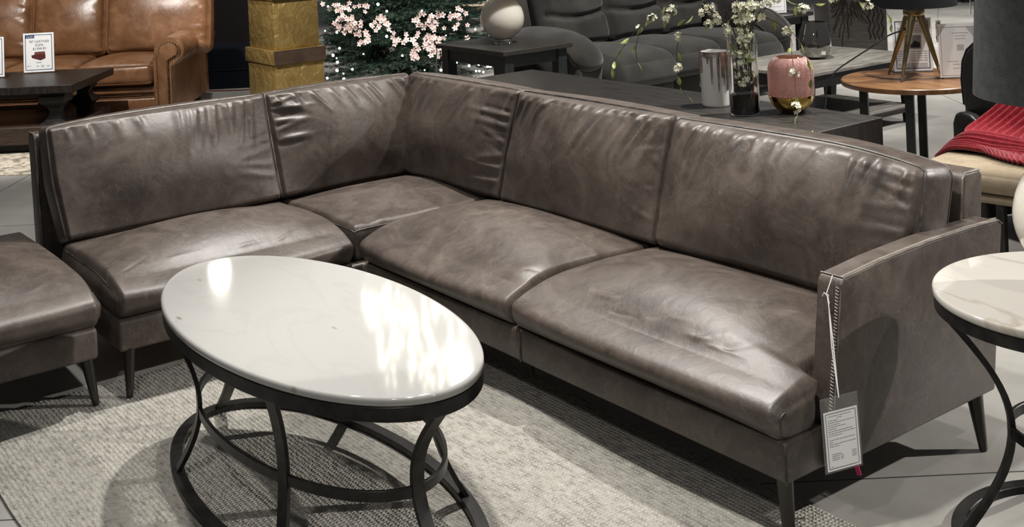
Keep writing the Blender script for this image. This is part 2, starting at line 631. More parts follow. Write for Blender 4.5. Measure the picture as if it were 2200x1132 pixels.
# arm
ap = [(2.253, .152), (2.318, .588), (2.330, .602), (2.48, .614), (2.68, .620), (2.86, .619), (3.000, .613), (3.018, .600), (2.953, .152)]
mb = MB()
mb.prism(ap, -1.942, -1.868, lambda a, b, d: (d, a, b))
arm = mesh_obj('arm', mb, LE, sofa, bevel=.007, seg=3)
def zig(path, step, wid, nrm, lift):
    """short parallel thread stitches along a path; wid = stitch vector"""
    out = MB()
    P = [Vector(p) for p in path]
    for a, b in zip(P[:-1], P[1:]):
        L = (b - a).length
        m = max(1, int(L / step))
        for i in range(m):
            q = a.lerp(b, (i + .5) / m) + Vector(nrm) * lift
            t = (b - a).normalized()
            w = Vector(wid)
            out.tube([q - w * .5 - t * step * .15, q + Vector(nrm) * .0010, q + w * .5 + t * step * .15], .0010, 5)
    return out
top = [(-1.876, a, b) for a, b in ap[2:7]]
st = zig(top, .0062, (.009, 0, 0), (0, 0, 1), .0015)
mesh_obj('stitching', st, M['thread'], arm, smooth=True)
fr = [(-1.876, 2.318 - .002, .585), (-1.876, 2.253 - .002, .165)]
st = zig(fr, .0080, (.0095, 0, 0), (0, -1, .15), .002)
mesh_obj('stitching', st, M['thread'], arm, smooth=True)
mb = MB()
mb.tube([(-1.8685, a, b) for a, b in ap[1:8]], .0024, 6)
mb.tube([(-1.8685, 2.253, .156), (-1.8685, 2.318, .588)], .0022, 6)
mb.tube([(-1.940, 2.331, .603), (-1.870, 2.331, .603)], .0018, 6)
mesh_obj('piping', mb, M['welt'], arm, smooth=True)

def taper_leg(top, foot, parent, r0=.021, r1=.0105):
    mb = MB()
    d = Vector(foot) - Vector(top)
    pts = [Vector(top) + d * t for t in (0, .25, .5, .75, .97, 1)]
    mb.tube(pts, [r0 + (r1 - r0) * t for t in (0, .25, .5, .75, .97)] + [r1 * .8], 14)
    return mesh_obj('leg', mb, M['sofa_leg'], parent, smooth=True, angle=50)
taper_leg((-1.925, 2.150, .160), (-1.918, 2.150, 0.012), sofa, .0215, .015)
taper_leg((-1.898, 2.895, .160), (-1.872, 2.892, 0), sofa, .0235, .011)
taper_leg((-3.905, 1.240, .160), (-3.868, 1.222, 0.012), sofa)
taper_leg((-4.76, 1.24, .160), (-4.78, 1.22, 0), sofa)
taper_leg((-4.74, 2.93, .160), (-4.76, 2.95, 0), sofa)
taper_leg((-2.95, 2.94, .160), (-2.95, 2.96, 0), sofa)

# ------------------------------------------------------------------ ottoman at the left end of the sofa
ott = thing('ottoman', (-4.36, .70, 0), 'taupe leather bumper ottoman without a back, beside the open end of the sectional', 'ottoman')
cu = Cushion((.45, .485, .072), (.03, .06, .0705), ((.0, .012), (.024, .0), (.0, .058)), frame_post((-4.355, .706, .322), Y, (-1, 0, 0), Z), front_creases(31, 4, .003), e=2, f=(.8, 2, 2), lump=.005, seed=31, rtop=.23)
o = mesh_obj('seat_cushion', cu.build((90, 80, 22)), LE, ott, smooth=True, angle=80)
mb = MB()
mb.tube(cu.seam([(1, -.97, -.7), (1, -.97, .6)], 24), .0034, 6)
mesh_obj('piping', mb, M['dark_welt'], o, smooth=True)
mb = MB()
mb.box((-4.82, .27, .155), (-3.888, 1.138, .258))
mesh_obj('base', mb, LE, ott, bevel=.014, seg=3)
taper_leg((-3.915, 1.106, .160), (-3.882, 1.118, .012), ott)
taper_leg((-3.935, .31, .160), (-3.886, .29, 0), ott)
taper_leg((-4.78, 1.09, .160), (-4.80, 1.11, 0), ott)
taper_leg((-4.78, .31, .160), (-4.80, .29, 0), ott)

# ------------------------------------------------------------------ price tag hung from the arm
tg = thing('price_tag', (-1.85, 2.262, .34), 'plastic-sleeved white price tag hanging on a string from the front of the leather arm', 'tag')
R = Matrix.Translation((-1.838, 2.258, .2595)) @ Matrix.Rotation(math.radians(72), 4, 'Z') @ Matrix.Rotation(math.radians(-2.5), 4, 'Y')
# local x across, y into the arm, z up
mb = MB()
mb.box((-.052, -.0010, -.096), (.052, .0006, .085), R)
mesh_obj('sleeve', mb, mat('vinyl', (.95, .95, .95, 1), .12, trans=.93, ior=1.2), tg, bevel=.0004, seg=1)
mb = MB()
mb.box((-.046, -.0016, -.091), (.047, -.0011, .052), R)
card = mesh_obj('card', mb, M['white_paper'], tg)
mb = MB()
def lines(mb, R, x0, x1, zs, th, y, r=rng):
    for z, a, b in zs:
        mb.box((x0 + (x1 - x0) * a, y - .0003, z - th / 2), (x0 + (x1 - x0) * b, y, z + th / 2), R)
for x in (-.0405, .0415):
    mb.box((x - .0006, -.0019, -.0855), (x + .0006, -.0016, .0465), R)
for z in (-.0855, .0465):
    mb.box((-.0405, -.0019, z - .0006), (.0415, -.0016, z + .0006), R)
mesh_obj('border', mb, M['black_print'], card)
mb = MB()
zs = []
for i, (a, b) in enumerate([(.06, .86), (.36, .55), (.04, .40), (.04, .96), (.04, .45), (.04, .66), (.04, .30), (.04, .88), (.04, .97), (.04, .52), (0, 0), (.04, .95), (.04, .18), (.04, .97), (.04, .40)]):
    if b > a:
        z = .040 - i * .0052
        p = a
        while p < b:
            q = min(b, p + rng.uniform(.05, .16))
            zs.append((z, p, q))
            p = q + .018
for i in range(4):
    zs += [(-.052 - i * .0045, .10, .36 if i else .42), (-.052 - i * .0045, .80, .96)]
    if i: zs.append((-.052 - i * .0045, .40, .50))
zs.append((-.081, .05, .12))
lines(mb, R, -.039, .040, zs, .0016, -.0016)
mesh_obj('print', mb, M['grey_print'], card)
mb = MB()
kn = Vector((-1.893, 2.296, .562))
hole = R @ Vector((0, -.001, .080))
mb.tube([kn + Vector((0, .022, .045)), kn + Vector((0, -.004, .005)), kn], .0012, 5)
mb.tube([kn, kn.lerp(hole, .5) + Vector((.003, -.002, 0)), hole], .0014, 5)
mb.tube([kn + Vector((.001, .001, 0)), kn.lerp(hole, .5) + Vector((-.001, -.004, 0)), hole], .0014, 5)
mb.tube([kn, kn + Vector((-.008, -.003, .006)), kn + Vector((-.014, -.003, -.004))], .0014, 5)
mb.tube([kn, kn + Vector((.006, -.006, -.006)), kn + Vector((.010, -.007, -.015))], .0014, 5)
mb.sphere(kn, .0035)
mesh_obj('string', mb, M['string'], tg, smooth=True)

mb = MB()
rp = [(-1.885, 2.36, .152), (-1.884, 2.362, .135), (-1.879, 2.364, .118), (-1.876, 2.366, .103)]
mb.bar(rp, .012, .002, (1, .3, 0))
rb = mesh_obj('ribbon', mb, mat('pink_ribbon', (.45, .02, .12, 1), .6), None, loc=(-1.88, 2.36, .1))
tag(rb, 'scrap of pink ribbon dangling under the leather arm behind the price tag', 'ribbon')
# ------------------------------------------------------------------ marble and iron tables
def marble(name, base, vein, spot, scale=2.2, amt=.5, rot=.5, thin=(.46, .5, .54), spots=True):
    m, nt, b = new_mat(name)
    N, L = nt.nodes, nt.links
    tc = N.new('ShaderNodeTexCoord')
    mp = N.new('ShaderNodeMapping')
    mp.inputs['Rotation'].default_value = (0, 0, rot)
    mp.inputs['Scale'].default_value = (1, 2.6, 1)
    L.new(tc.outputs['Object'], mp.inputs['Vector'])
    n1 = N.new('ShaderNodeTexNoise')
    n1.inputs['Scale'].default_value = scale
    n1.inputs['Detail'].default_value = 8
    n1.inputs['Distortion'].default_value = 1.3
    L.new(mp.outputs[0], n1.inputs['Vector'])
    r = N.new('ShaderNodeValToRGB')
    e = r.color_ramp.elements
    e[0].position, e[0].color = thin[0], base
    e[1].position, e[1].color = thin[2], base
    k = e.new(thin[1])
    k.color = [base[i] * (1 - amt) + vein[i] * amt for i in range(3)] + [1]
    L.new(n1.outputs['Fac'], r.inputs[0])
    col = r.outputs[0]
    if spots:
        mp2 = N.new('ShaderNodeMapping')
        mp2.inputs['Rotation'].default_value = (0, 0, -.55)
        mp2.inputs['Scale'].default_value = (7, 20, 7)
        L.new(tc.outputs['Object'], mp2.inputs['Vector'])
        vo = N.new('ShaderNodeTexVoronoi')
        vo.inputs['Scale'].default_value = 1.0
        L.new(mp2.outputs[0], vo.inputs['Vector'])
        ra = N.new('ShaderNodeValToRGB')
        ra.color_ramp.elements[0].position, ra.color_ramp.elements[0].color = .04, (1, 1, 1, 1)
        ra.color_ramp.elements[1].position, ra.color_ramp.elements[1].color = .15, (0, 0, 0, 1)
        L.new(vo.outputs['Distance'], ra.inputs[0])
        gt = N.new('ShaderNodeMath')
        gt.operation = 'GREATER_THAN'
        gt.inputs[1].default_value = .74
        sx = N.new('ShaderNodeSeparateColor')
        L.new(vo.outputs['Color'], sx.inputs[0])
        L.new(sx.outputs[0], gt.inputs[0])
        mu = N.new('ShaderNodeMath')
        mu.operation = 'MULTIPLY'
        L.new(ra.outputs[0], mu.inputs[0])
        L.new(gt.outputs[0], mu.inputs[1])
        mx = N.new('ShaderNodeMixRGB')
        mx.inputs[2].default_value = spot
        L.new(mu.outputs[0], mx.inputs[0])
        L.new(col, mx.inputs[1])
        col = mx.outputs[0]
    L.new(col, b.inputs['Base Color'])
    b.inputs['Roughness'].default_value = .06
    b.inputs['Specular IOR Level'].default_value = .55
    return m
M['marble_white'] = marble('white_quartz', (.345, .338, .322, 1), (.318, .311, .296, 1), (.17, .155, .14, 1), 1.6, .5)
M['marble_vein'] = marble('veined_marble', (.42, .40, .36, 1), (.26, .215, .16, 1), (.3, .3, .3, 1), 1.1, .5, -.25, (.47, .5, .525), spots=False)

def hourglass(a, b, zt, zb, kmid, n=22):
    return [(1 - (1 - kmid) * math.sin(PI * t) ** 1.0, zt + (zb - zt) * t) for t in [i / n for i in range(n + 1)]]

def iron_table(root, c, a, b, ztop, th, top_mat, angles, kmid, zmid, rim_h, legw=.034, legt=.012, z0=.012, kbase=1):
    cx, cy = c
    # slab
    mb = MB()
    e = .006
    prof = [(.94, ztop - th), (.985, ztop - th), (.996, ztop - th + e * .4), (1, ztop - th + e), (1, ztop - e), (.9965, ztop - e * .3), (.990, ztop), (.984, ztop), (.95, ztop)]
    vs, fs, n = [], [], 96
    for r, z in prof:
        for i in range(n):
            t = 2 * PI * i / n
            vs.append((cx + (a - (1 - r) * a) * math.cos(t), cy + (b - (1 - r) * a) * math.sin(t), z))
    for j in range(len(prof) - 1):
        for i in range(n):
            fs.append((j * n + i, j * n + (i + 1) % n, (j + 1) * n + (i + 1) % n, (j + 1) * n + i))
    fs.append(tuple(range(n))[::-1])
    fs.append(tuple((len(prof) - 1) * n + i for i in range(n)))
    mb.add(vs, fs)
    mesh_obj('table_top', mb, top_mat, root, smooth=True, angle=50)
    ring = lambda k, z, m=96: [(cx + a * k * math.cos(2 * PI * i / m), cy + b * k * math.sin(2 * PI * i / m), z) for i in range(m)]
    def ringin(d, z, m=96):
        return [(cx + (a - d) * math.cos(2 * PI * i / m), cy + (b - d) * math.sin(2 * PI * i / m), z) for i in range(m)]
    mb = MB()
    mb.bar(ringin(.012, ztop - th - rim_h / 2), .018, rim_h, None, True, [(math.cos(2 * PI * i / 96) / a, math.sin(2 * PI * i / 96) / b, 0) for i in range(96)])
    mesh_obj('rim', mb, M['black_metal'], root, bevel=.0015, seg=1)
    mb = MB()
    mb.bar(ringin(.02 + (1 - kbase) * a, z0 + .010), .034, .020, None, True, [(math.cos(2 * PI * i / 96) / a, math.sin(2 * PI * i / 96) / b, 0) for i in range(96)])
    mesh_obj('base_ring', mb, M['black_metal'], root, bevel=.0015, seg=1)
    mb = MB()
    mb.bar(ring(kmid - .028, zmid), .010, .026, None, True, [(math.cos(2 * PI * i / 96) / a, math.sin(2 * PI * i / 96) / b, 0) for i in range(96)])
    mesh_obj('stretcher_ring', mb, M['black_metal'], root, bevel=.001, seg=1)
    for ang in angles:
        t = math.radians(ang)
        mb = MB()
        pts = []
        for k, z in hourglass(a, b, ztop - th - rim_h * .8, z0 + .008, kmid):
            tz = (z - z0) / (ztop - z0)
            kk = k * .965 * (kbase + (1 - kbase) * min(1, max(0, tz * 1.3)))
            pts.append((cx + a * kk * math.cos(t), cy + b * kk * math.sin(t), z))
        tang = Vector((-a * math.sin(t), b * math.cos(t), 0)).normalized()
        mb.bar(pts, legw, legt, tang)
        mesh_obj('leg', mb, M['black_metal'], root, bevel=.0012, seg=1, angle=28)

ct = thing('coffee_table', (-2.90, 1.40, .012), 'oval coffee table with polished white stone top and curved black iron legs on the rug', 'coffee table')
iron_table(ct, (-2.90, 1.40), .682, .317, .485, .022, M['marble_white'], (0, 60, 120, 180, 240, 300), .80, .205, .034)
et = thing('end_table', (-1.448, 2.630, 0), 'round veined marble end table with curved black iron legs beside the leather arm', 'end table')
iron_table(et, (-1.448, 2.630), .315, .315, .600, .020, M['marble_vein'], (226, 316, 46, 136), .52, .275, .030, .024, .014, z0=.0005, kbase=.94)
# ------------------------------------------------------------------ the setting
def concrete():
    m, nt, b = new_mat('polished_concrete')
    N, L = nt.nodes, nt.links
    tc = N.new('ShaderNodeTexCoord')
    n1 = N.new('ShaderNodeTexNoise')
    n1.inputs['Scale'].default_value = 1.3
    n1.inputs['Detail'].default_value = 9
    n1.inputs['Roughness'].default_value = .62
    L.new(tc.outputs['Object'], n1.inputs['Vector'])
    r = N.new('ShaderNodeValToRGB')
    r.color_ramp.elements[0].position, r.color_ramp.elements[0].color = .32, (.20, .192, .175, 1)
    r.color_ramp.elements[1].position, r.color_ramp.elements[1].color = .70, (.36, .35, .325, 1)
    L.new(n1.outputs['Fac'], r.inputs[0])
    # saw-cut joints
    mp = N.new('ShaderNodeMapping')
    mp.inputs['Rotation'].default_value = (0, 0, math.radians(-53.6))
    L.new(tc.outputs['Object'], mp.inputs['Vector'])
    br = N.new('ShaderNodeTexBrick')
    br.offset = 0
    br.inputs['Color1'].default_value = br.inputs['Color2'].default_value = (1, 1, 1, 1)
    br.inputs['Mortar'].default_value = (0, 0, 0, 1)
    br.inputs['Scale'].default_value = 1
    br.inputs['Mortar Size'].default_value = .0035
    br.inputs['Brick Width'].default_value = 3.1
    br.inputs['Row Height'].default_value = 3.1
    L.new(mp.outputs[0], br.inputs['Vector'])
    mx = N.new('ShaderNodeMixRGB')
    L.new(br.outputs['Color'], mx.inputs[0])
    mx.inputs[1].default_value = (.05, .048, .045, 1)
    L.new(r.outputs[0], mx.inputs[2])
    L.new(mx.outputs[0], b.inputs['Base Color'])
    n2 = N.new('ShaderNodeTexNoise')
    n2.inputs['Scale'].default_value = 3
    n2.inputs['Detail'].default_value = 5
    L.new(tc.outputs['Object'], n2.inputs['Vector'])
    mr = N.new('ShaderNodeMapRange')
    mr.inputs[3].default_value, mr.inputs[4].default_value = .28, .5
    L.new(n2.outputs['Fac'], mr.inputs[0])
    L.new(mr.outputs[0], b.inputs['Roughness'])
    return m
mb = MB()
mb.box((-19, -3, -.1), (4, 19, 0))
tag(mesh_obj('floor', mb, concrete(), None), kind='structure')

# the dark partition behind the tan sofa
U3 = Vector((.593, .805, 0)).normalized()      # along the tan sofa, towards the picture's right
N3 = Vector((U3.y, -U3.x, 0))                  # out of its front
W0 = Vector((-10.39, 4.175, 0))
def along(o, u, n, z=0):
    return o + U3 * u + N3 * n + Vector((0, 0, z))
def box3(mb, o, u0, u1, n0, n1, z0, z1):
    p = [along(o, u0, n0, z0), along(o, u1, n0, z0), along(o, u1, n1, z0), along(o, u0, n1, z0),
         along(o, u0, n0, z1), along(o, u1, n0, z1), along(o, u1, n1, z1), along(o, u0, n1, z1)]
    return mb.hexa([tuple(q) for q in p])
M['wall'] = mat('dark_wall_paint', (.0045, .0036, .004, 1), .75, spec=.08, col2=(.007, .0055, .0055, 1), scale=3)
M['wains'] = mat('navy_wainscot', (.0025, .0035, .006, 1), .5, spec=.15)
mb = MB()
box3(mb, W0, -4.6, .80, -.16, 0, 0, 3.0)
w = tag(mesh_obj('wall_left', mb, M['wall'], None, loc=tuple(W0)), kind='structure')
mb = MB()
box3(mb, W0, -4.6, .80, .001, .016, 0, .16)
box3(mb, W0, -4.6, .80, .001, .022, .16, .185)
box3(mb, W0, -4.6, .80, .001, .012, .185, .42)
tag(mesh_obj('baseboard_left', mb, M['wains'], None, loc=tuple(W0), bevel=.004, seg=1), kind='structure')

# ------------------------------------------------------------------ rugs
def weave(name, light, mid, dark):
    m, nt, b = new_mat(name)
    N, L = nt.nodes, nt.links
    tc = N.new('ShaderNodeTexCoord')
    nz = N.new('ShaderNodeTexNoise')
    nz.inputs['Scale'].default_value = 60
    nz.inputs['Detail'].default_value = 2
    L.new(tc.outputs['Object'], nz.inputs['Vector'])
    ad = N.new('ShaderNodeMixRGB')
    ad.blend_type = 'LINEAR_LIGHT'
    ad.inputs[0].default_value = .006
    L.new(tc.outputs['Object'], ad.inputs[1])
    L.new(nz.outputs['Color'], ad.inputs[2])
    def wav(scale, axis, dist):
        w = N.new('ShaderNodeTexWave')
        w.bands_direction = axis
        w.inputs['Scale'].default_value = scale
        w.inputs['Distortion'].default_value = dist
        w.inputs['Detail'].default_value = 1
        w.inputs['Detail Scale'].default_value = 6
        L.new(ad.outputs[0], w.inputs['Vector'])
        return w.outputs['Fac']
    wx, wy = wav(27, 'X', .5), wav(23, 'Y', .7)
    mul = N.new('ShaderNodeMath')
    mul.operation = 'MULTIPLY'
    L.new(wx, mul.inputs[0])
    L.new(wy, mul.inputs[1])
    n1 = N.new('ShaderNodeTexNoise')
    n1.inputs['Scale'].default_value = 45
    n1.inputs['Detail'].default_value = 3
    mp = N.new('ShaderNodeMapping')
    mp.inputs['Scale'].default_value = (.8, 1.5, 1)
    L.new(tc.outputs['Object'], mp.inputs['Vector'])
    L.new(mp.outputs[0], n1.inputs['Vector'])
    n2 = N.new('ShaderNodeTexNoise')
    n2.inputs['Scale'].default_value = 3.2
    n2.inputs['Detail'].default_value = 4
    L.new(mp.outputs[0], n2.inputs['Vector'])
    s1 = N.new('ShaderNodeMath'); s1.operation = 'MULTIPLY_ADD'
    L.new(mul.outputs[0], s1.inputs[0]); s1.inputs[1].default_value = .75
    L.new(n1.outputs['Fac'], s1.inputs[2])
    s2 = N.new('ShaderNodeMath'); s2.operation = 'MULTIPLY_ADD'
    L.new(n2.outputs['Fac'], s2.inputs[0]); s2.inputs[1].default_value = .30
    L.new(s1.outputs[0], s2.inputs[2])
    r = N.new('ShaderNodeValToRGB')
    e = r.color_ramp.elements
    e[0].position, e[0].color = .52, dark
    e[1].position, e[1].color = 1.0, light
    k = e.new(.70); k.color = mid
    L.new(s2.outputs[0], r.inputs[0])
    L.new(r.outputs[0], b.inputs['Base Color'])
    b.inputs['Roughness'].default_value = .95
    b.inputs['Specular IOR Level'].default_value = .1
    bp = N.new('ShaderNodeBump')
    bp.inputs['Strength'].default_value = .9
    bp.inputs['Distance'].default_value = .006
    L.new(s1.outputs[0], bp.inputs['Height'])
    L.new(bp.outputs[0], b.inputs['Normal'])
    return m
def rug(name, lo, hi, th, material, label, M3=None, nx=80, ny=60, wob=.008):
    mb = MB()
    r = random.Random(3)
    ph = [r.uniform(0, 6) for _ in range(8)]
    def P(i, j, z):
        x = lo[0] + (hi[0] - lo[0]) * i / nx
        y = lo[1] + (hi[1] - lo[1]) * j / ny
        ex = (abs(i / nx - .5) * 2) ** 8
        ey = (abs(j / ny - .5) * 2) ** 8
        x += ex * wob * (math.sin(y * 5 + ph[0]) + .5 * math.sin(y * 13 + ph[1]))
        y += ey * wob * (math.sin(x * 4 + ph[2]) + .5 * math.sin(x * 11 + ph[3]))
        zz = z
        if z > 0:
            zz = z * (1 - .35 * max(ex, ey) ** 3) + .0008 * math.sin(x * 7 + ph[4]) * math.sin(y * 6 + ph[5])
        p = Vector((x, y, zz + .0004))
        return tuple(M3 @ p) if M3 is not None else tuple(p)
    top = [[P(i, j, th) for j in range(ny + 1)] for i in range(nx + 1)]
    bot = [[P(i, j, 0) for j in range(ny + 1)] for i in range(nx + 1)]
    vs = [p for row in top for p in row] + [p for row in bot for p in row]
    o = (nx + 1) * (ny + 1)
    id = lambda i, j: i * (ny + 1) + j
    fs = []
    for i in range(nx):
        for j in range(ny):
            q = (id(i, j), id(i + 1, j), id(i + 1, j + 1), id(i, j + 1))
            fs += [q, tuple(o + k for k in q[::-1])]
    edge = [id(i, 0) for i in range(nx)] + [id(nx, j) for j in range(ny)] + [id(i, ny) for i in range(nx, 0, -1)] + [id(0, j) for j in range(ny, 0, -1)]
    for a, b2 in zip(edge, edge[1:] + edge[:1]):
        fs.append((a, o + a, o + b2, b2))
    mb.add(vs, fs)
    ob = mesh_obj(name, mb, material, None, smooth=True, angle=40)
    return tag(ob, label, 'rug')
rug('area_rug', (-4.06, .725), (-1.60, 2.30), .011, weave('woven_wool', (.40, .382, .342, 1), (.305, .289, .257, 1), (.19, .178, .16, 1)),
    'flat-woven cream and grey rug under the oval coffee table')
# ------------------------------------------------------------------ tan leather sofa
M['tan'] = leather('tan_leather', (.125, .054, .022, 1), (.185, .087, .039, 1), (.25, .128, .062, 1), rough=.33, vein=.15, seed=3.1)
M['tan_welt'] = mat('tan_piping', (.16, .065, .025, 1), .4)
M['brass_nail'] = mat('antique_nail', (.10, .055, .028, 1), .35, metal=.9)
S0 = Vector((-8.914, 3.325, 0))     # foot of the front plane at the outer edge of the right arm
ts = thing('leather_sofa', tuple(along(S0, -1.1, -.45)), 'tan leather sofa with rolled nailhead arm behind the black wood coffee table', 'sofa')
TL = M['tan']
def tpost(u, n, z, fn=None, tilt=0):
    """local u along the sofa, v up or back, w out"""
    return None
def tan_back(uc, half, wr, seed):
    t = math.radians(13)
    V = -N3 * math.sin(t) + Vector((0, 0, math.cos(t)))
    Wv = U3.cross(V)
    if Wv.dot(N3) < 0:
        Wv = -Wv
    cu = Cushion((half, .27, .10), (.06, .06, .07), (.01, .015, (.02, .07)), frame_post(along(S0, uc, -.60, .735), U3, V, Wv), wr, lump=.008, seed=seed)
    o = mesh_obj('back_cushion', cu.build((60, 40, 10)), TL, ts, smooth=True, angle=80)
    mb = MB()
    mb.tube(cu.seam([(-1, -1, .62), (-1, 1, .62), (1, 1, .62), (1, -1, .62)], 24), .006, 6)
    mesh_obj('piping', mb, M['tan_welt'], o, smooth=True)
def tan_seat(uc, half, seed):
    cu = Cushion((half, .33, .085), (.035, .05, .05), (.006, .015, (.0, .05)), frame_post(along(S0, uc, -.29, .385), U3, -N3, Z), None, lump=.006, seed=seed)
    o = mesh_obj('seat_cushion', cu.build((50, 40, 14)), TL, ts, smooth=True, angle=80)
    mb = MB()
    mb.tube(cu.seam([(-1, -1, .85), (1, -1, .85)], 30), .006, 6)
    mesh_obj('piping', mb, M['tan_welt'], o, smooth=True)
    mb = MB()
    mb.tube(cu.seam([(-1, -1, -.85), (1, -1, -.85)], 30), .006, 6)
    mesh_obj('piping', mb, M['tan_welt'], o, smooth=True)
for k, (uc, hf) in enumerate(((-.295, .42), (-1.015, .295), (-1.735, .42))):
    tan_back(uc, hf, side_ridges(40 + k, 6, -1, .014, -.95, .8, (.08, .25)) + side_ridges(50 + k, 6, 1, .014, -.95, .8, (.08, .25)), 60 + k)
for k in range(3):
    tan_seat(-.195 - .58 * (k + .5), .288, 70 + k)
def roll_panel(u0, u1, z0, z1, n1, bulge, name, parent):
    cu = Cushion(((u1 - u0) / 2, (z1 - z0) / 2, .05), (.03, (z1 - z0) * .3, .045), (.0, .0, (.0, bulge)), frame_post(along(S0, (u0 + u1) / 2, n1 - .05, (z0 + z1) / 2), U3, Z, N3), None, lump=.003)
    return mesh_obj(name, cu.build((60, 16, 6)), TL, parent, smooth=True, angle=80)
mb = MB()
box3(mb, S0, -2.06, -.09, -.92, -.05, .075, .30)
o = mesh_obj('base', mb, TL, ts, bevel=.02, seg=3)
roll_panel(-2.03, -.17, .228, .296, -.012, .012, 'front_roll', o)
roll_panel(-2.03, -.17, .080, .214, -.022, .016, 'front_panel', o)
for z in (.220, .083):
    mb = MB()
    for i in range(132):
        mb.sphere(along(S0, -.185 - .0138 * i, -.010 if z > .1 else -.016, z), .0066, 6, 4)
    tag(mesh_obj('nailheads', mb, M['brass_nail'], o, smooth=True), 'row of small antique nailheads')
mb = MB()
box3(mb, S0, -2.05, -.02, -1.0, -.82, .075, .90)
mesh_obj('back_frame', mb, TL, ts, bevel=.05, seg=4)
def tan_arm(u0, sgn):
    mb = MB()
    # section across the arm : upright board with a roll on the outer side
    prof = []
    R0 = .105
    cz = .555
    cu_ = .055
    for i in range(25):
        a = math.radians(200 - i * 250 / 24)
        prof.append((cu_ + R0 * math.cos(a) * 1.1, cz + R0 * math.sin(a)))
    prof = [(-.075, .075), (-.075, .50)] + prof + [(.075, .43), (.070, .075)]
    n = len(prof)
    vs = []
    st = [(-.98, .0), (-.6, .0), (-.1, .0), (-.012, .0), (0, -.012)]
    for d, ins in st:
        for a, z in prof:
            k = 1 + ins / .1
            zz = z + (.035 * max(0, (-d - .2)) if z > .4 else 0)
            vs.append(tuple(along(S0, u0 + sgn * a * k, d, zz)))
    fs = []
    for j in range(len(st) - 1):
        for i in range(n):
            fs.append((j * n + i, j * n + (i + 1) % n, (j + 1) * n + (i + 1) % n, (j + 1) * n + i))
    fs += [tuple(range(n))[::-1], tuple((len(st) - 1) * n + i for i in range(n))]
    mb.add(vs, fs)
    arm = mesh_obj('arm', mb, TL, ts, smooth=True, angle=45)
    # raised front panel with a nailhead outline
    pan = [(-.035, .085), (-.035, .50)]
    for i in range(17):
        a = math.radians(195 - i * 225 / 16)
        pan.append((cu_ + .062 * math.cos(a) * 1.15, cz + .062 * math.sin(a)))
    pan += [(.042, .485), (.038, .085)]
    mb = MB()
    mb.prism(pan, 0, .014, lambda a, z, d: tuple(along(S0, u0 + sgn * a, d, z)))
    fp = mesh_obj('front_panel', mb, TL, arm, bevel=.004, seg=2)
    mb = MB()
    P = [Vector((a, 0, z)) for a, z in pan]
    for a, b2 in zip(P[:-1], P[1:]):
        m = max(1, int((b2 - a).length / .0155))
        for i in range(m):
            q = a.lerp(b2, i / m)
            mb.sphere(along(S0, u0 + sgn * q.x * 1.12, .012, q.z + (0 if q.z < .5 else .003)), .0068, 6, 4)
    tag(mesh_obj('nailheads', mb, M['brass_nail'], arm, smooth=True), 'nailhead outline of the rolled arm')
    for d in (-.30, -.46, -.62):
        mb = MB()
        mb.tube([along(S0, u0 + sgn * a * 1.002, d, z + .035 * max(0, -d - .2) * (z > .4)) for a, z in prof[8:28]], .004, 5)
        mesh_obj('seam', mb, M['tan_welt'], arm, smooth=True)
tan_arm(-.125, 1)
tan_arm(-2.09, -1)
for u, d in ((-.12, -.08), (-.12, -.9), (-2.08, -.08), (-2.08, -.9)):
    mb = MB()
    mb.lathe([(.028, 0), (.038, .03), (.034, .078)], along(S0, u, d), 16)
    mesh_obj('foot', mb, M['black_wood'], ts, smooth=True)

# ------------------------------------------------------------------ black coffee table in front of it
T0 = Vector((-8.315, 2.35, 0))    # near right corner of the top
bt = thing('coffee_table', tuple(along(T0, -.65, -.4)), 'black wood coffee table with baluster legs in front of the tan sofa', 'coffee table')
BW = M['black_wood']
mb = MB()
box3(mb, T0, -1.35, 0, -.86, 0, .418, .472)
M['dark_top'] = mat('dark_stained_top', (.010, .008, .007, 1), .40, spec=.35, col2=(.024, .019, .016, 1), scale=7, stretch=(12, 1.2, 3, .5))
o = mesh_obj('table_top', mb, M['dark_top'], bt, bevel=.004, seg=1)
mb = MB()
box3(mb, T0, -1.27, -.08, -.78, -.08, .385, .418)
mesh_obj('apron', mb, BW, bt, bevel=.004, seg=1)
mb = MB()
box3(mb, T0, -1.32, -.03, -.83, -.03, .07, .19)
M['oak_dark'] = mat('brown_oak', (.022, .014, .010, 1), .4, col2=(.05, .033, .025, 1), scale=8, stretch=(2, 2, 30))
mesh_obj('platform', mb, M['oak_dark'], bt, bevel=.006, seg=1)
mb = MB()
box3(mb, T0, -1.26, -.09, -.77, -.09, .0, .07)
mesh_obj('plinth', mb, BW, bt)
for u, n in ((-.17, -.15), (-.17, -.70), (-1.18, -.15), (-1.18, -.70)):
    # a flat sawn baluster : the profile is cut on both faces
    ph = [(.075, .19), (.075, .20), (.045, .215), (.038, .235), (.055, .262), (.070, .285), (.055, .30), (.036, .325), (.040, .345), (.068, .370), (.080, .386)]
    ph = [(.090, .19), (.082, .205), (.056, .222), (.040, .245), (.034, .272), (.040, .298), (.058, .322), (.080, .340), (.088, .358), (.088, .386)] if n > -.4 else \
         [(.050, .19), (.048, .212), (.055, .232), (.085, .262), (.055, .296), (.040, .318), (.046, .342), (.068, .360), (.075, .386)]
    mb = MB()
    m = len(ph)
    vs = []
    for r, z in ph:
        for a, b2 in ((-1, -1), (1, -1), (1, 1), (-1, 1)):
            vs.append(tuple(along(T0, u + a * r, n + b2 * r, z)))
    fs = [(j * 4 + i, j * 4 + (i + 1) % 4, j * 4 + 4 + (i + 1) % 4, j * 4 + 4 + i) for j in range(m - 1) for i in range(4)]
    fs += [(3, 2, 1, 0), tuple((m - 1) * 4 + i for i in range(4))]
    mb.add(vs, fs)
    mesh_obj('leg', mb, BW, bt, smooth=True, angle=50)

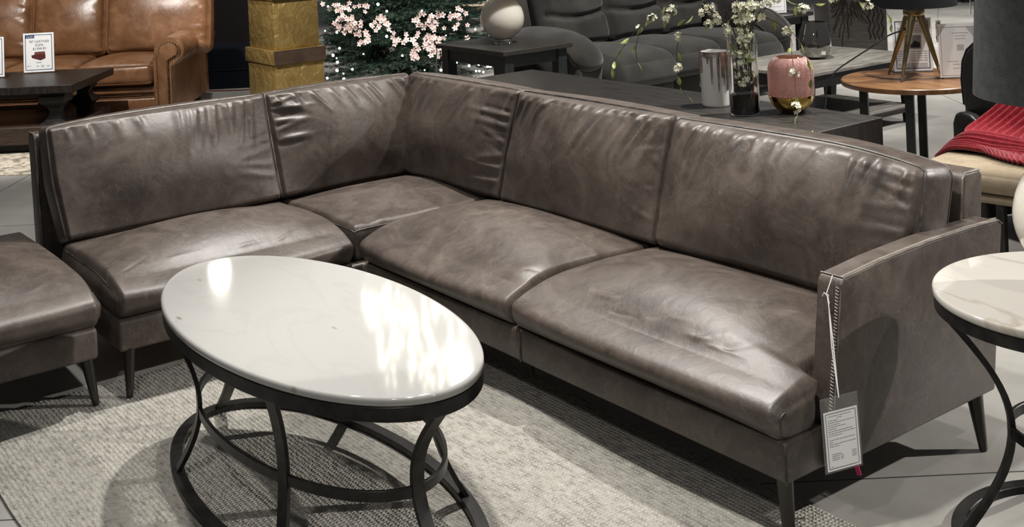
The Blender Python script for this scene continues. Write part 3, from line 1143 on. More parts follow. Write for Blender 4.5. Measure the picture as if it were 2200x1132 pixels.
# ------------------------------------------------------------------ sign holders
def frame_R(c, ang, lean=0):
    """local x across, y away from the reader, z up"""
    return Matrix.Translation(Vector(c)) @ Matrix.Rotation(ang, 4, 'Z') @ Matrix.Rotation(lean, 4, 'X')
def sign_base(name, c, ang, w, h, label, lean=math.radians(-6), border=M['navy_print'], back=False):
    t = thing(name, c, label, 'sign')
    R = frame_R(c, ang, lean)
    R0 = frame_R(c, ang, 0)
    mb = MB()
    mb.box((-w / 2 - .004, 0, .004), (w / 2 + .004, .003, h + .008), R)
    mb.box((-w / 2 - .004, -.002, .0), (w / 2 + .004, .07, .004), R0)
    mesh_obj('holder', mb, M['clear'], t, bevel=.0008, seg=1)
    mb = MB()
    mb.box((-w / 2, -.0016, .008), (w / 2, -.0006, h + .004), R)
    p = mesh_obj('paper', mb, M['white_paper'], t)
    return t, p, R
def rect_frame(mb, R, x0, x1, z0, z1, th, y):
    for a, b2 in ((x0, x0 + th), (x1 - th, x1)):
        mb.box((a, y - .0005, z0), (b2, y, z1), R)
    for a, b2 in ((z0, z0 + th), (z1 - th, z1)):
        mb.box((x0, y - .0005, a), (x1, y, b2), R)
def tx(body, par, m, R, x, z, size, y=-.0019, **k):
    rot = (R.to_3x3() @ Matrix.Rotation(PI / 2, 3, 'X')).to_euler()
    return text(body, par, m, R @ Vector((x, y, z)), size, rot, **k)

sg, pp, R = sign_base('sign', (-9.20, 2.374, .4725), math.radians(57), .222, .292,
                      'white framed sign for a leather sofa, whole sign on the black coffee table', lean=math.radians(-5))
mb = MB()
rect_frame(mb, R, -.098, .098, .022, .284, .0045, -.0016)
mesh_obj('border', mb, M['navy_print'], pp)
mb = MB()
mb.box((-.094, -.0022, .258), (-.030, -.0016, .281), R)
lg = mesh_obj('logo', mb, M['navy_print'], pp)
tx("Cardi's", lg, M['white_paper'], R, -.062, .2695, .019, y=-.0024)
for s, z in (('90" LEATHER', .232), ('SOFA', .205), ('$1399.99', .178)):
    tx(s, pp, M['black_print'], R, 0.005, z, .0255)
M['red_print'] = mat('maroon_ink', (.085, .016, .013, 1), .6)
M['red_lit'] = mat('maroon_light_ink', (.20, .055, .045, 1), .6)
mb = MB()
fl = lambda a, z, d: tuple(R @ Vector((a, -.0016 - d, z)))
mb.prism([(-.055, .132), (.012, .118), (.012, .092), (-.050, .112)], 0, .0004, fl)
mb.prism([(.012, .118), (.048, .128), (.048, .106), (.012, .092)], 0, .0004, fl)
mb.prism([(-.030, .156), (.044, .158), (.048, .128), (.012, .118), (-.055, .132), (-.032, .136)], 0, .0003, fl)
mesh_obj('picture', mb, M['red_print'], pp)
mb = MB()
mb.prism([(-.028, .152), (.006, .153), (.006, .139), (-.028, .137)], .0004, .0007, fl)
mb.prism([(.010, .153), (.041, .154), (.043, .141), (.010, .139)], .0004, .0007, fl)
mesh_obj('picture', mb, M['red_lit'], pp)
mb = MB()
lines(mb, R, -.09, .09, [(.080, .38, .62), (.074, .40, .60), (.054, .02, .18), (.048, .02, .10), (.054, .40, .50), (.048, .40, .50), (.056, .58, .70), (.050, .58, .72), (.044, .58, .70), (.052, .80, .94), (.046, .82, .92)], .0030, -.0016)
mesh_obj('print', mb, M['grey_print'], pp)

sg, pp, R = sign_base('sign', (-9.225, 2.03, .4725), math.radians(56), .222, .292,
                      'white framed sign on the black coffee table, cut by the left picture edge', lean=math.radians(-5))
mb = MB()
rect_frame(mb, R, -.098, .098, .022, .284, .0045, -.0016)
mesh_obj('border', mb, M['navy_print'], pp)
mb = MB()
lines(mb, R, -.09, .09, [(.24, .2, .8), (.21, .3, .7), (.08, .2, .8), (.05, .1, .5)], .004, -.0016)
mesh_obj('print', mb, M['grey_print'], pp)

# patterned rug below
Mr = Matrix.Translation((-7.86, 1.90, 0)) @ Matrix.Rotation(math.atan2(U3.y, U3.x), 4, 'Z')
rug('area_rug', (-2.6, 0.0), (.30, 1.75), .010, mat('faded_pattern', (.50, .45, .36, 1), .95, spec=.1, col2=(.20, .17, .14, 1), scale=14, detail=8, ramp=(.45, .62), distort=1.5),
    'faded patterned rug under the black coffee table and tan sofa', Mr, 60, 40)
# ------------------------------------------------------------------ stacked gold boxes
def foil():
    m, nt, b = new_mat('crinkled_gold_foil')
    N, L = nt.nodes, nt.links
    tc = N.new('ShaderNodeTexCoord')
    n = N.new('ShaderNodeTexNoise')
    n.inputs['Scale'].default_value = 11
    n.inputs['Detail'].default_value = 5
    n.inputs['Distortion'].default_value = 1.1
    L.new(tc.outputs['Object'], n.inputs['Vector'])
    r = N.new('ShaderNodeValToRGB')
    r.color_ramp.elements[0].position, r.color_ramp.elements[0].color = .3, (.30, .195, .062, 1)
    r.color_ramp.elements[1].position, r.color_ramp.elements[1].color = .7, (.44, .31, .11, 1)
    L.new(n.outputs['Fac'], r.inputs[0])
    L.new(r.outputs[0], b.inputs['Base Color'])
    b.inputs['Metallic'].default_value = .6
    b.inputs['Roughness'].default_value = .36
    bp = N.new('ShaderNodeBump')
    bp.inputs['Strength'].default_value = .75
    bp.inputs['Distance'].default_value = .025
    L.new(n.outputs['Fac'], bp.inputs['Height'])
    L.new(bp.outputs[0], b.inputs['Normal'])
    return m
M['foil'] = foil()
M['brown_card'] = mat('brown_card', (.045, .026, .016, 1), .55, col2=(.07, .042, .026, 1), scale=12)
def gold_box(x0, x1, y0, y1, z0, z1, zl, label, band):
    t = thing('gift_box', ((x0 + x1) / 2, (y0 + y1) / 2, z0), label, 'box', 'stacked gold foil boxes')
    mb = MB()
    mb.box((x0 + .016, y0 + .016, z0), (x1 - .016, y1 - .016, zl))
    mesh_obj('body', mb, M['foil'], t, bevel=.006, seg=2)
    mb = MB()
    mb.box((x0, y0, zl + .0005), (x1, y1, z1))
    l = mesh_obj('lid', mb, M['foil'], t, bevel=.004, seg=2)
    mb = MB()
    mb.box((x1, y0 + .003, zl + .002), (x1 + .002, y1 - .003, z1 - .002))
    mesh_obj('band', mb, M['brown_card'], l)
gold_box(-9.43, -8.875, 4.10, 4.57, 0, .462, .345, 'lower gold foil gift box with brown banded lid, behind the sectional corner', True)
gold_box(-9.415, -8.895, 4.115, 4.55, .463, .965, .868, 'upper gold foil gift box stacked on the lower one beside the tree', True)

mb = MB()
cp = [tuple(along(W0, u, n, .006)) for u, n in ((-1.2, .12), (-.5, .10), (-.15, .07), (.05, .14), (.3, .18), (.6, .12))]
mb.tube(cp, .006, 6)
tag(mesh_obj('floor_cable', mb, mat('brown_cable', (.10, .035, .02, 1), .5), None, smooth=True, loc=(-9.9, 4.0, 0)), 'thin brown cable lying on the floor along the dark wall', 'cable')

# ------------------------------------------------------------------ Christmas tree
M['needle'] = mat('fir_needles', (.0045, .016, .009, 1), .6, col2=(.012, .040, .020, 1), scale=5)
M['bark'] = mat('bark', (.012, .010, .008, 1), .8)
TC = Vector((-9.60, 5.78, 0))
tree = thing('christmas_tree', tuple(TC), 'dark green artificial fir with fairy lights and pink blossom sprays behind the sectional corner', 'christmas tree')
mb = MB()
mb.tube([TC + Vector((0, 0, .0)), TC + Vector((0, 0, 4.15))], [.035, .01], 8)
for k in range(4):
    a = k * PI / 2 + .4
    mb.tube([TC + Vector((0, 0, .12)), TC + Vector((.32 * math.cos(a), .32 * math.sin(a), .012))], .012, 6)
mesh_obj('trunk', mb, M['bark'], tree, smooth=True)
def tree_r(z):
    return .78 * max(0, 1 - (z - .05) / 4.15) ** .62 + .03
tr = random.Random(11)
vs, fs = [], []
CAMA = math.atan2(-TC.y, -TC.x)
TIPS = []
def needle_twig(p, d, ln, nl, count):
    side0 = d.orthogonal().normalized()
    side1 = d.cross(side0)
    for i in range(count):
        t = (i + tr.random()) / count
        a = tr.uniform(0, 2 * PI)
        o = side0 * math.cos(a) + side1 * math.sin(a)
        b = p + d * (ln * t)
        tip = b + (o * .8 + d * .75).normalized() * nl * tr.uniform(.7, 1.1)
        wv = d.cross(o) * .0034
        k = len(vs)
        vs.extend([tuple(b - wv), tuple(b + wv), tuple(tip)])
        fs.append((k, k + 1, k + 2))
z = .04
while z < 4.1:
    low = z < .85
    nb = int(44 * (tree_r(z) / .8)) + 5 if low else int(16 * (tree_r(z) / .8)) + 4
    for i in range(nb):
        a = 2 * PI * (i + tr.random()) / nb
        if low and math.cos(a - CAMA) < -.25: continue
        R_ = tree_r(z) * tr.uniform(.72, 1.06)
        d = Vector((math.cos(a), math.sin(a), tr.uniform(-.28, .10)))
        p0 = TC + Vector((0, 0, z + .12))
        steps = 7 if low else 4
        for s in range(steps):
            t = .25 + .75 * (s + .5) / steps
            q = p0 + d * (R_ * t)
            for sg_ in (-1, 1, 0):
                b = a + sg_ * tr.uniform(.5, .9)
                dd = Vector((math.cos(b), math.sin(b), tr.uniform(-.25, .25))).normalized()
                needle_twig(q, dd, .13 * (1.15 - .4 * t), .036, 15 if low else 9)
        TIPS.append((p0 + d * R_, a, z))
    z += .06 if low else .15
mb = MB()
mb.v, mb.f = vs, fs
tag(mesh_obj('foliage', mb, M['needle'], tree), kind='stuff')

M['bulb'] = mat('fairy_bulb', (.9, .85, .7, 1), .4, emit=(1, .93, .78, 1), estr=11)
M['bulb'].cycles.emission_sampling = 'NONE'
lights = thing('fairy_lights', tuple(TC + Vector((0, 0, .2))), 'string of warm white fairy lights wound through the dark fir tree', 'string lights')
ORG_L = Vector(ORG[lights.name])
CAMDIR = (Vector((0, 0, 1.55)) - (TC + Vector((0, 0, .6)))).normalized()
b0 = MB()
b0.sphere((0, 0, 0), .0088, 8, 6)
bmesh_bulb = None
nb = 0
lr = random.Random(5)
def surf(z, da, f):
    base = math.atan2(CAMDIR.y, CAMDIR.x)
    a = base + da
    r_ = tree_r(z) * f
    return TC + Vector((r_ * math.cos(a), r_ * math.sin(a), z))
def add_bulb(p, s):
    global bmesh_bulb, nb
    if bmesh_bulb is None:
        bmesh_bulb = mesh_obj('bulb', b0, M['bulb'], None, smooth=True, loc=(0, 0, 0))
        o = bmesh_bulb
    else:
        o = bmesh_bulb.copy()
        COL.objects.link(o)
    o.parent = lights
    o.location = p - ORG_L
    o.scale = (s, s, s)
    nb += 1
for i in range(66):
    zz = lr.uniform(.03, .34) if i < 46 else lr.uniform(.34, .75)
    add_bulb(surf(zz, lr.uniform(-1.2, 1.2), lr.uniform(1.0, 1.1)), lr.uniform(.6, 1.5))
# the many bulbs of the tree above, out of frame but mirrored in the stone table top
mb = MB()
for i in range(230):
    zz = 2.95 + .85 * lr.random() ** 1.4 if i < 130 else lr.uniform(.8, 3.15)
    p = surf(zz, lr.uniform(-1.3, 1.3), lr.uniform(.9, 1.08))
    if i < 130:
        p = p + Vector((p.x - TC.x, p.y - TC.y, 0)).normalized() * .13
    mb.sphere(p, .014, 6, 4)
tag(mesh_obj('bulb', mb, M['bulb'], lights, smooth=True), kind='stuff')

M['petal'] = mat('pale_pink_petal', (.62, .47, .44, 1), .6, col2=(.78, .66, .62, 1), scale=30)
M['petal_c'] = mat('petal_centre', (.45, .20, .20, 1), .6)
def blossom(mb, c, n, r, petals=5):
    n = n.normalized()
    a = n.orthogonal().normalized()
    b = n.cross(a)
    ph = tr.uniform(0, 6)
    for k in range(petals):
        t = ph + 2 * PI * k / petals
        d = a * math.cos(t) + b * math.sin(t)
        s = n.cross(d)
        pts = [c, c + d * r * .45 + s * r * .34 + n * r * .18, c + d * r * .95 + s * r * .26 + n * r * .42, c + d * r * 1.05 + n * r * .36,
               c + d * r * .95 - s * r * .26 + n * r * .42, c + d * r * .45 - s * r * .34 + n * r * .18]
        mb.add([tuple(q) for q in pts], [(0, 1, 2, 3), (0, 3, 4, 5)])
def spray(px, pz, f, w, h, n, label, out=.0):
    """px : sideways offset in metres (picture right), pz height"""
    base = math.atan2(CAMDIR.y, CAMDIR.x)
    rt = Vector((-CAMDIR.y, CAMDIR.x, 0)).normalized()
    rt = rt if rt.dot(Vector((.593, .805, 0))) > 0 else -rt
    fw = Vector((CAMDIR.x, CAMDIR.y, 0)).normalized()
    def srf(x, z):
        r_ = tree_r(z) * f
        x = max(-r_ * .98, min(r_ * .98, x))
        return TC + rt * x + fw * math.sqrt(max(r_ * r_ - x * x, .01)) + Vector((0, 0, z))
    c = srf(px, pz)
    t = thing('blossom_spray', tuple(c), label, 'flower spray', 'pink blossom sprays on the fir tree')
    mb, m2 = MB(), MB()
    for i in range(n):
        dx, dz = tr.gauss(0, .5) * w, tr.gauss(0, .5) * h
        p = srf(px + dx, pz + dz) + fw * (tr.uniform(.0, .05) + out)
        nn = fw + rt * tr.uniform(-.7, .7) + Vector((0, 0, tr.uniform(-.2, .8)))
        r_ = tr.uniform(.020, .030)
        blossom(mb, p, nn, r_)
        m2.sphere(p + nn.normalized() * .006, .005, 6, 4)
    mesh_obj('blossoms', mb, M['petal'], t)
    mesh_obj('centres', m2, M['petal_c'], t)
    mb = MB()
    q = srf(px, pz + .01)
    mb.tube([TC + (q - TC) * .3 + Vector((0, 0, pz * .7)), q - fw * .02], .004, 5)
    mesh_obj('stem', mb, M['bark'], t)
for a in [(-.47, .575, 1.08, .11, .085, 34, 'dense pink blossom spray on the left of the fir, beside the gold boxes'),
          (-.37, .44, 1.08, .06, .10, 12, 'narrow pink blossom spray hanging just below the dense left one'),
          (-.52, .70, 1.04, .22, .05, 18, 'pink blossom spray at the top left of the fir'),
          (-.20, .585, 1.05, .08, .08, 11, 'loose pink blossom spray high in the middle of the fir'),
          (-.08, .455, 1.08, .12, .07, 12, 'thin pink blossom sprig trailing across the middle of the fir'),
          (.20, .55, 1.0, .16, .12, 28, 'broad shaded pink blossom spray on the right side of the fir'),
          (.09, .36, 1.08, .07, .13, 14, 'slender pink blossom spray just left of the lowest cluster'),
          (.25, .34, 1.12, .11, .11, 36, 'lowest dense pink blossom cluster, left of the dark end table'),
          (.46, .54, 1.08, .12, .12, 14, 'loose pink blossom spray at the right edge of the fir, near the white globe lamp')]:
    spray(*a)

# ------------------------------------------------------------------ dark end table with the white globe lamp
M['espresso'] = mat('espresso_top', (.020, .018, .016, 1), .42, col2=(.042, .038, .034, 1), scale=8, stretch=(1.2, 12, 3))
M['slate_wood'] = mat('blue_black_wood', (.009, .0105, .0125, 1), .5, col2=(.018, .02, .022, 1), scale=9, stretch=(8, 8, 1))
def leg_table(name, x0, x1, y0, y1, zt, th, leg, ap, label, cat, top, body, shelf=None, inset=.03, group=None):
    t = thing(name, ((x0 + x1) / 2, (y0 + y1) / 2, 0), label, cat, group)
    mb = MB()
    mb.box((x0, y0, zt - th), (x1, y1, zt))
    mesh_obj('table_top', mb, top, t, bevel=.003, seg=1)
    X0, X1, Y0, Y1 = x0 + inset, x1 - inset, y0 + inset, y1 - inset
    mb = MB()
    mb.box((X0 + .012, Y0 + .012, zt - th - ap), (X1 - .012, Y1 - .012, zt - th))
    mesh_obj('apron', mb, body, t, bevel=.002, seg=1)
    for x in (X0, X1 - leg):
        for y in (Y0, Y1 - leg):
            mb = MB()
            mb.box((x, y, 0), (x + leg, y + leg, zt - th))
            mesh_obj('leg', mb, body, t, bevel=.003, seg=1)
    if shelf:
        mb = MB()
        mb.box((X0 + .01, Y0 + .01, shelf - .03), (X1 - .01, Y1 - .01, shelf))
        mesh_obj('shelf', mb, top, t, bevel=.002, seg=1)
    return t
leg_table('end_table', -7.06, -6.25, 4.487, 5.07, .60, .030, .075, .085, 'dark wood square end table holding the white globe lamp by the grey recliner', 'end table', M['espresso'], M['slate_wood'], shelf=.16)
M['opal'] = mat('opal_glass', (.66, .62, .55, 1), .06, spec=.6, coat=.5)
op = [n for n in M['opal'].node_tree.nodes if n.type == 'BSDF_PRINCIPLED'][0]
op.inputs['Subsurface Weight'].default_value = .8
op.inputs['Subsurface Radius'].default_value = (1, .95, .85)
op.inputs['Subsurface Scale'].default_value = .12
def globe_lamp(c, r, label, cord=None, shade=True, hole=None):
    t = thing('table_lamp', c, label, 'table lamp')
    cx, cy, cz = c
    mb = MB()
    prof = [(.062, .0), (.062, .026), (.060, .028)]
    mb.lathe(prof, c, 24)
    mesh_obj('foot', mb, M['clear'], t, smooth=True, angle=40)
    mb = MB()
    prof = []
    for i in range(33):
        a = -PI / 2 + .30 + (PI - .55) * i / 32
        prof.append((r * math.cos(a) * (1 if a < 0 else 1 - .06 * math.sin(a)), .028 + r * .96 + r * math.sin(a) * (1.0 if a < 0 else 1.12)))
    prof += [(.03, prof[-1][1] + .03), (.028, prof[-1][1] + .05)]
    mb.lathe(prof, c, 48)
    b = mesh_obj('body', mb, M['opal'], t, smooth=True, angle=60)
    if cord:
        mb = MB()
        mb.tube([Vector(p) for p in cord], .004, 6)
        mesh_obj('cord', mb, M['string'], t, smooth=True)
    return t, prof[-1][1]
cz = .6005
lc = Vector((-6.655, 4.785, cz))
t, ht = globe_lamp(tuple(lc), .152, 'white glass globe lamp on a clear foot, standing on the dark end table',
                   [lc + Vector((-.06, -.02, .02)), lc + Vector((-.13, -.05, .035)), lc + Vector((-.20, -.13, .05)), lc + Vector((-.26, -.17, .02)), lc + Vector((-.34, -.22, .008)), lc + Vector((-.43, -.27, -.02)), lc + Vector((-.44, -.275, -.2))])
M['ivory_shade'] = mat('ivory_lampshade', (.55, .50, .42, 1), .8)
mb = MB()
for r0, z0, r1, z1 in ((.23, .42, .19, .70),):
    mb.lathe([(r0, z0), (r1, z1), (r1 - .003, z1), (r0 - .003, z0), (r0, z0)], tuple(lc), 40, cap=False)
mesh_obj('shade', mb, M['ivory_shade'], t, smooth=True)
mb = MB()
mb.tube([lc + Vector((0, 0, ht)), lc + Vector((0, 0, .69))], .006, 8)
mb.tube([lc + Vector((-.188, 0, .69)), lc + Vector((.188, 0, .69))], .003, 6)
mesh_obj('stem', mb, M['sofa_leg'], t)

# ------------------------------------------------------------------ grey reclining sofa
M['chenille'] = mat('charcoal_chenille', (.020, .019, .0165, 1), .9, spec=.2, col2=(.044, .0415, .036, 1), scale=5, detail=7, bump=.4, bscale=160, bdist=.003, sheen=.35)
rs = thing('reclining_sofa', (-6.45, 6.2, 0), 'charcoal grey fabric reclining sofa with padded arms, behind the long dark console', 'sofa')
CH = M['chenille']
def groove(v0, sag, amp=-.05, wd=.016):
    out = []
    m = 10
    for i in range(m):
        a, b2 = -1 + 2 * i / m, -1 + 2 * (i + 1) / m
        f = lambda u: v0 - sag * (1 - u * u)
        am = amp
        out.append((a, f(a), b2, f(b2), wd, am))
    return out
class GC(Cushion):
    pass
def rec_back(yc, half, seed):
    t = math.radians(17)
    V = (-math.sin(t), 0, math.cos(t))
    Wv = (math.cos(t), 0, math.sin(t))
    def fn(P, p):
        w = np.clip(p[:, 2], 0, 1) ** 3
        for v0, sag, am in ((-.30, .12, .05), (.30, .12, .055)):
            q = (p[:, 1] - (v0 - sag * (1 - p[:, 0] ** 2))) * .36
            P[:, 2] -= w * am * np.exp(-(q / .028) ** 2)
        return P
    cu = Cushion((half, .36, .13), (.05, .08, .11), (.0, .02, (.0, .035)), frame_post((-6.80, yc, .80), (0, 1, 0), V, Wv, fn), None, lump=.01, seed=seed)
    mesh_obj('back_cushion', cu.build((40, 80, 8)), CH, rs, smooth=True, angle=80)
def rec_seat(yc, half, x1, seed):
    def fn(P, p):
        k = np.clip((-p[:, 1] - .3) / .7, 0, 1)
        P[:, 2] -= .03 * k ** 2
        return P
    cu = Cushion((half, (x1 + 6.75) / 2, .11), (.04, .12, .10), (.0, .03, (.0, .045)), frame_post(((x1 - 6.75) / 2, yc, .355), (0, 1, 0), (-1, 0, 0), (0, 0, 1), fn), None, lump=.008, seed=seed)
    mesh_obj('seat_cushion', cu.build((30, 50, 14)), CH, rs, smooth=True, angle=80)
Y0 = 5.36
for k in range(3):
    yc = Y0 + .285 + .57 * k
    rec_back(yc, .283, 80 + k)
    rec_seat(yc, .283, (-5.88, -5.97, -5.90)[k], 90 + k)
    mb = MB()
    x1 = (-5.93, -6.03, -5.95)[k]
    mb.box((x1 - .10, yc - .27, .07), (x1, yc + .27, .30))
    mesh_obj('footrest', mb, CH, rs, bevel=.03, seg=3)
mb = MB()
mb.box((-7.0, 5.20, .05), (-6.1, 7.2, .27))
mesh_obj('base', mb, M['slate_wood'], rs, bevel=.01)
mb = MB()
mb.prism([(-6.78, .27), (-6.95, 1.0), (-7.05, 1.06), (-7.16, 1.0), (-7.05, .1), (-6.8, .1)], 5.13, 7.28, lambda a, b, d: (a, d, b))
mesh_obj('back_frame', mb, CH, rs, bevel=.04, seg=3)
for y0, y1 in ((5.11, 5.35), (7.07, 7.31)):
    mb = MB()
    mb.prism([(-6.95, .05), (-6.95, .56), (-6.2, .56), (-6.07, .50), (-6.03, .40), (-6.05, .25), (-6.10, .05)], y0 + .01, y1 - .01, lambda a, b, d: (a, d, b))
    arm = mesh_obj('arm', mb, CH, rs, bevel=.02, seg=3)
    # padded arm roll that drops over the front
    path = [(-6.92, .555), (-6.75, .572), (-6.55, .582), (-6.35, .577), (-6.2, .552), (-6.10, .505), (-6.045, .44), (-6.03, .38)]
    vs, fs, n = [], [], 20
    for i, (x, z) in enumerate(path):
        a = path[min(i + 1, len(path) - 1)]
        b2 = path[max(i - 1, 0)]
        t = Vector((a[0] - b2[0], 0, a[1] - b2[1])).normalized()
        nn = Vector((-t.z, 0, t.x))
        k = .55 if i in (0, len(path) - 1) else 1
        for j in range(n):
            q = 2 * PI * j / n
            cx = math.cos(q)
            vs.append(tuple(Vector((x, (y0 + y1) / 2, z)) + Vector((0, 1, 0)) * (.130 * k * cx) + nn * (.086 * k * math.sin(q))))
    for i in range(len(path) - 1):
        for j in range(n):
            fs.append((i * n + j, i * n + (j + 1) % n, (i + 1) * n + (j + 1) % n, (i + 1) * n + j))
    fs += [tuple(range(n))[::-1], tuple((len(path) - 1) * n + j for j in range(n))]
    mb = MB()
    mb.add(vs, fs)
    o = mesh_obj('arm_pad', mb, CH, arm, smooth=True, angle=80)
    md = o.modifiers.new('soft', 'SUBSURF')
    md.levels = md.render_levels = 2
mb = MB()
mb.lathe([(.042, 0), (.042, .006), (.034, .010)], (0, 0, 0), 24, Matrix.Translation((-6.23, 5.119, .405)) @ Matrix.Rotation(PI / 2, 4, 'X') @ Matrix.Scale(1.6, 4, (0, 1, 0)))
mesh_obj('power_switch', mb, M['black_metal'], rs, smooth=True)

rs.location.x -= .23
cu = Cushion((.15, .13, .05), (.05, .05, .045), (.0, .0, .05), frame_post((-6.66, 6.93, .60), (0, 1, 0), (-.35, 0, .937), (.937, 0, .35)), side_ridges(7, 5, 1, .012), seed=3)
tag(mesh_obj('throw_pillow', cu.build((30, 30, 8)), mat('black_leather', (.012, .0115, .011, 1), .35, col2=(.025, .024, .023, 1), scale=20, bump=.2, bscale=120), None, smooth=True, angle=80, loc=(-6.66, 6.93, .47)),
    'small black pillow at the far arm of the grey reclining sofa', 'pillow')

# ------------------------------------------------------------------ long console behind the sectional
M['ash_dark'] = mat('grey_brown_ash', (.017, .0155, .0138, 1), .38, col2=(.042, .038, .034, 1), scale=7, detail=7, stretch=(.9, 14, 3), rough2=.5)
M['ash_side'] = mat('black_ash', (.010, .0098, .0095, 1), .55, col2=(.022, .021, .020, 1), scale=8, stretch=(10, 10, 1))
cs = thing('console_table', (-4.4, 3.95, 0), 'long dark ash console block behind the leather sectional, holding the vases', 'console')
cx0, cx1, cy0, cy1, czt = -5.565, -3.13, 3.725, 4.20, .58
mb = MB()
mb.box((cx0, cy0, czt - .012), (cx1, cy1, czt))
mesh_obj('table_top', mb, M['ash_dark'], cs, bevel=.002, seg=1)
mb = MB()
mb.box((cx0 + .001, cy0 + .001, .06), (cx1 - .001, cy1 - .001, czt - .012))
mesh_obj('body', mb, M['ash_side'], cs, bevel=.002, seg=1)
mb = MB()
mb.box((cx0 + .05, cy0 + .04, 0), (cx1 - .05, cy1 - .04, .06))
mesh_obj('plinth', mb, M['black_wood'], cs)
# ------------------------------------------------------------------ things on the console
RT = Vector((.593, .805, 0))      # a horizontal direction along which the branches spread
FW = Vector((-.805, .593, 0))
zt = .5802
M['porcelain'] = mat('white_porcelain', (.72, .71, .69, 1), .18, coat=.3)
M['silver'] = mat('antiqued_silver', (.74, .69, .65, 1), .18, metal=1, col2=(.46, .40, .37, 1), scale=30, bump=.5, bscale=70, bdist=.004)
def hollow(mb, prof_out, th, c, n=48):
    """open vessel : outer wall, rim, inner wall"""
    inn = [(max(r - th, .001), max(z, prof_out[0][1] + th)) for r, z in prof_out[1:]]
    prof = [(.0005, prof_out[0][1])] + prof_out + inn[::-1] + [(.0005, prof_out[0][1] + th)]
    mb.lathe(prof, c, n, cap=False)
wv = Vector((-3.880, 3.985, zt))
t = thing('vase', tuple(wv), 'white ceramic cylinder vase with silver drips running from its rim', 'vase')
mb = MB()
hollow(mb, [(.064, 0), (.067, .003), (.068, .01), (.069, .244), (.069, .250)], .005, tuple(wv))
vb = mesh_obj('body', mb, M['porcelain'], t, smooth=True, angle=50)
mb = MB()
nn = 160
dr = [(-1.95, .165), (-1.55, .10), (-1.42, .115), (-1.25, .19), (-1.02, .13), (-.85, .185), (-.3, .09), (.2, .16), (.7, .06), (1.3, .13), (1.9, .10), (2.5, .17), (3.1, .07), (3.7, .14)]
dr = [(-2.25, .055), (-1.98, .150), (-1.55, .185), (-1.30, .12), (-1.16, .150), (-.92, .182), (-.5, .06), (0.0, .15), (.5, .09), (1.0, .17), (1.6, .06), (2.2, .14), (2.9, .17), (3.5, .1)]
def drip(a):
    v = .024 + .005 * math.sin(a * 5)
    for c0, L in dr:
        d = (a - c0 + PI) % (2 * PI) - PI
        w_ = .068
        v = max(v, .022 + (L - .022) * max(0, 1 - (abs(d) / w_) ** 3) ** .5 if abs(d) < w_ else 0)
    return v
# the photo's side of the vase looks along -FW : angle zero points to the viewer's right
rows = 26
vs, fs = [], []
a0 = math.atan2(RT.y, RT.x)
for j in range(rows + 1):
    for i in range(nn):
        a = 2 * PI * i / nn
        L = drip(a if a < PI else a - 2 * PI)
        zz = .2525 - L * j / rows
        edge = j / rows
        lump = .0022 + .0042 * max(0, min(1, (edge - .55) / .35)) * (1 if L > .07 else .3)
        if j == rows: lump = -.001
        r_ = .069 + lump
        vs.append((wv.x + r_ * math.cos(a + a0), wv.y + r_ * math.sin(a + a0), wv.z + zz))
for j in range(rows):
    for i in range(nn):
        fs.append((j * nn + i, j * nn + (i + 1) % nn, (j + 1) * nn + (i + 1) % nn, (j + 1) * nn + i))
mb.add(vs, fs)
mb.lathe([(.0715, .2522), (.0675, .2532), (.0645, .2505)], tuple(wv), nn, cap=False)
tag(mesh_obj('drip_glaze', mb, M['silver'], vb, smooth=True, angle=70), 'metallic silver drips')

cv = Vector((-3.625, 3.895, zt))
M['glass'] = mat('clear_glass', (.97, .98, .97, 1), .01, trans=1, ior=1.45)
M['black_fill'] = mat('black_sand', (.0012, .0012, .0014, 1), .18, bump=.3, bscale=220, bdist=.002)
gv = thing('glass_vase', tuple(cv), 'tall clear glass cylinder vase with black filling, holding the blossom branches', 'vase')
mb = MB()
hollow(mb, [(.062, 0), (.0655, .003), (.066, .008), (.066, .358), (.0652, .360)], .0035, tuple(cv), 64)
mesh_obj('glass_wall', mb, M['glass'], gv, smooth=True, angle=50)
mb = MB()
prof = [(.0005, .010), (.0605, .010), (.0618, .013), (.0618, .088), (.05, .094), (.02, .090), (.0005, .093)]
mb.lathe(prof, tuple(cv), 48, cap=False)
mesh_obj('filling', mb, M['black_fill'], gv, smooth=True, angle=50)

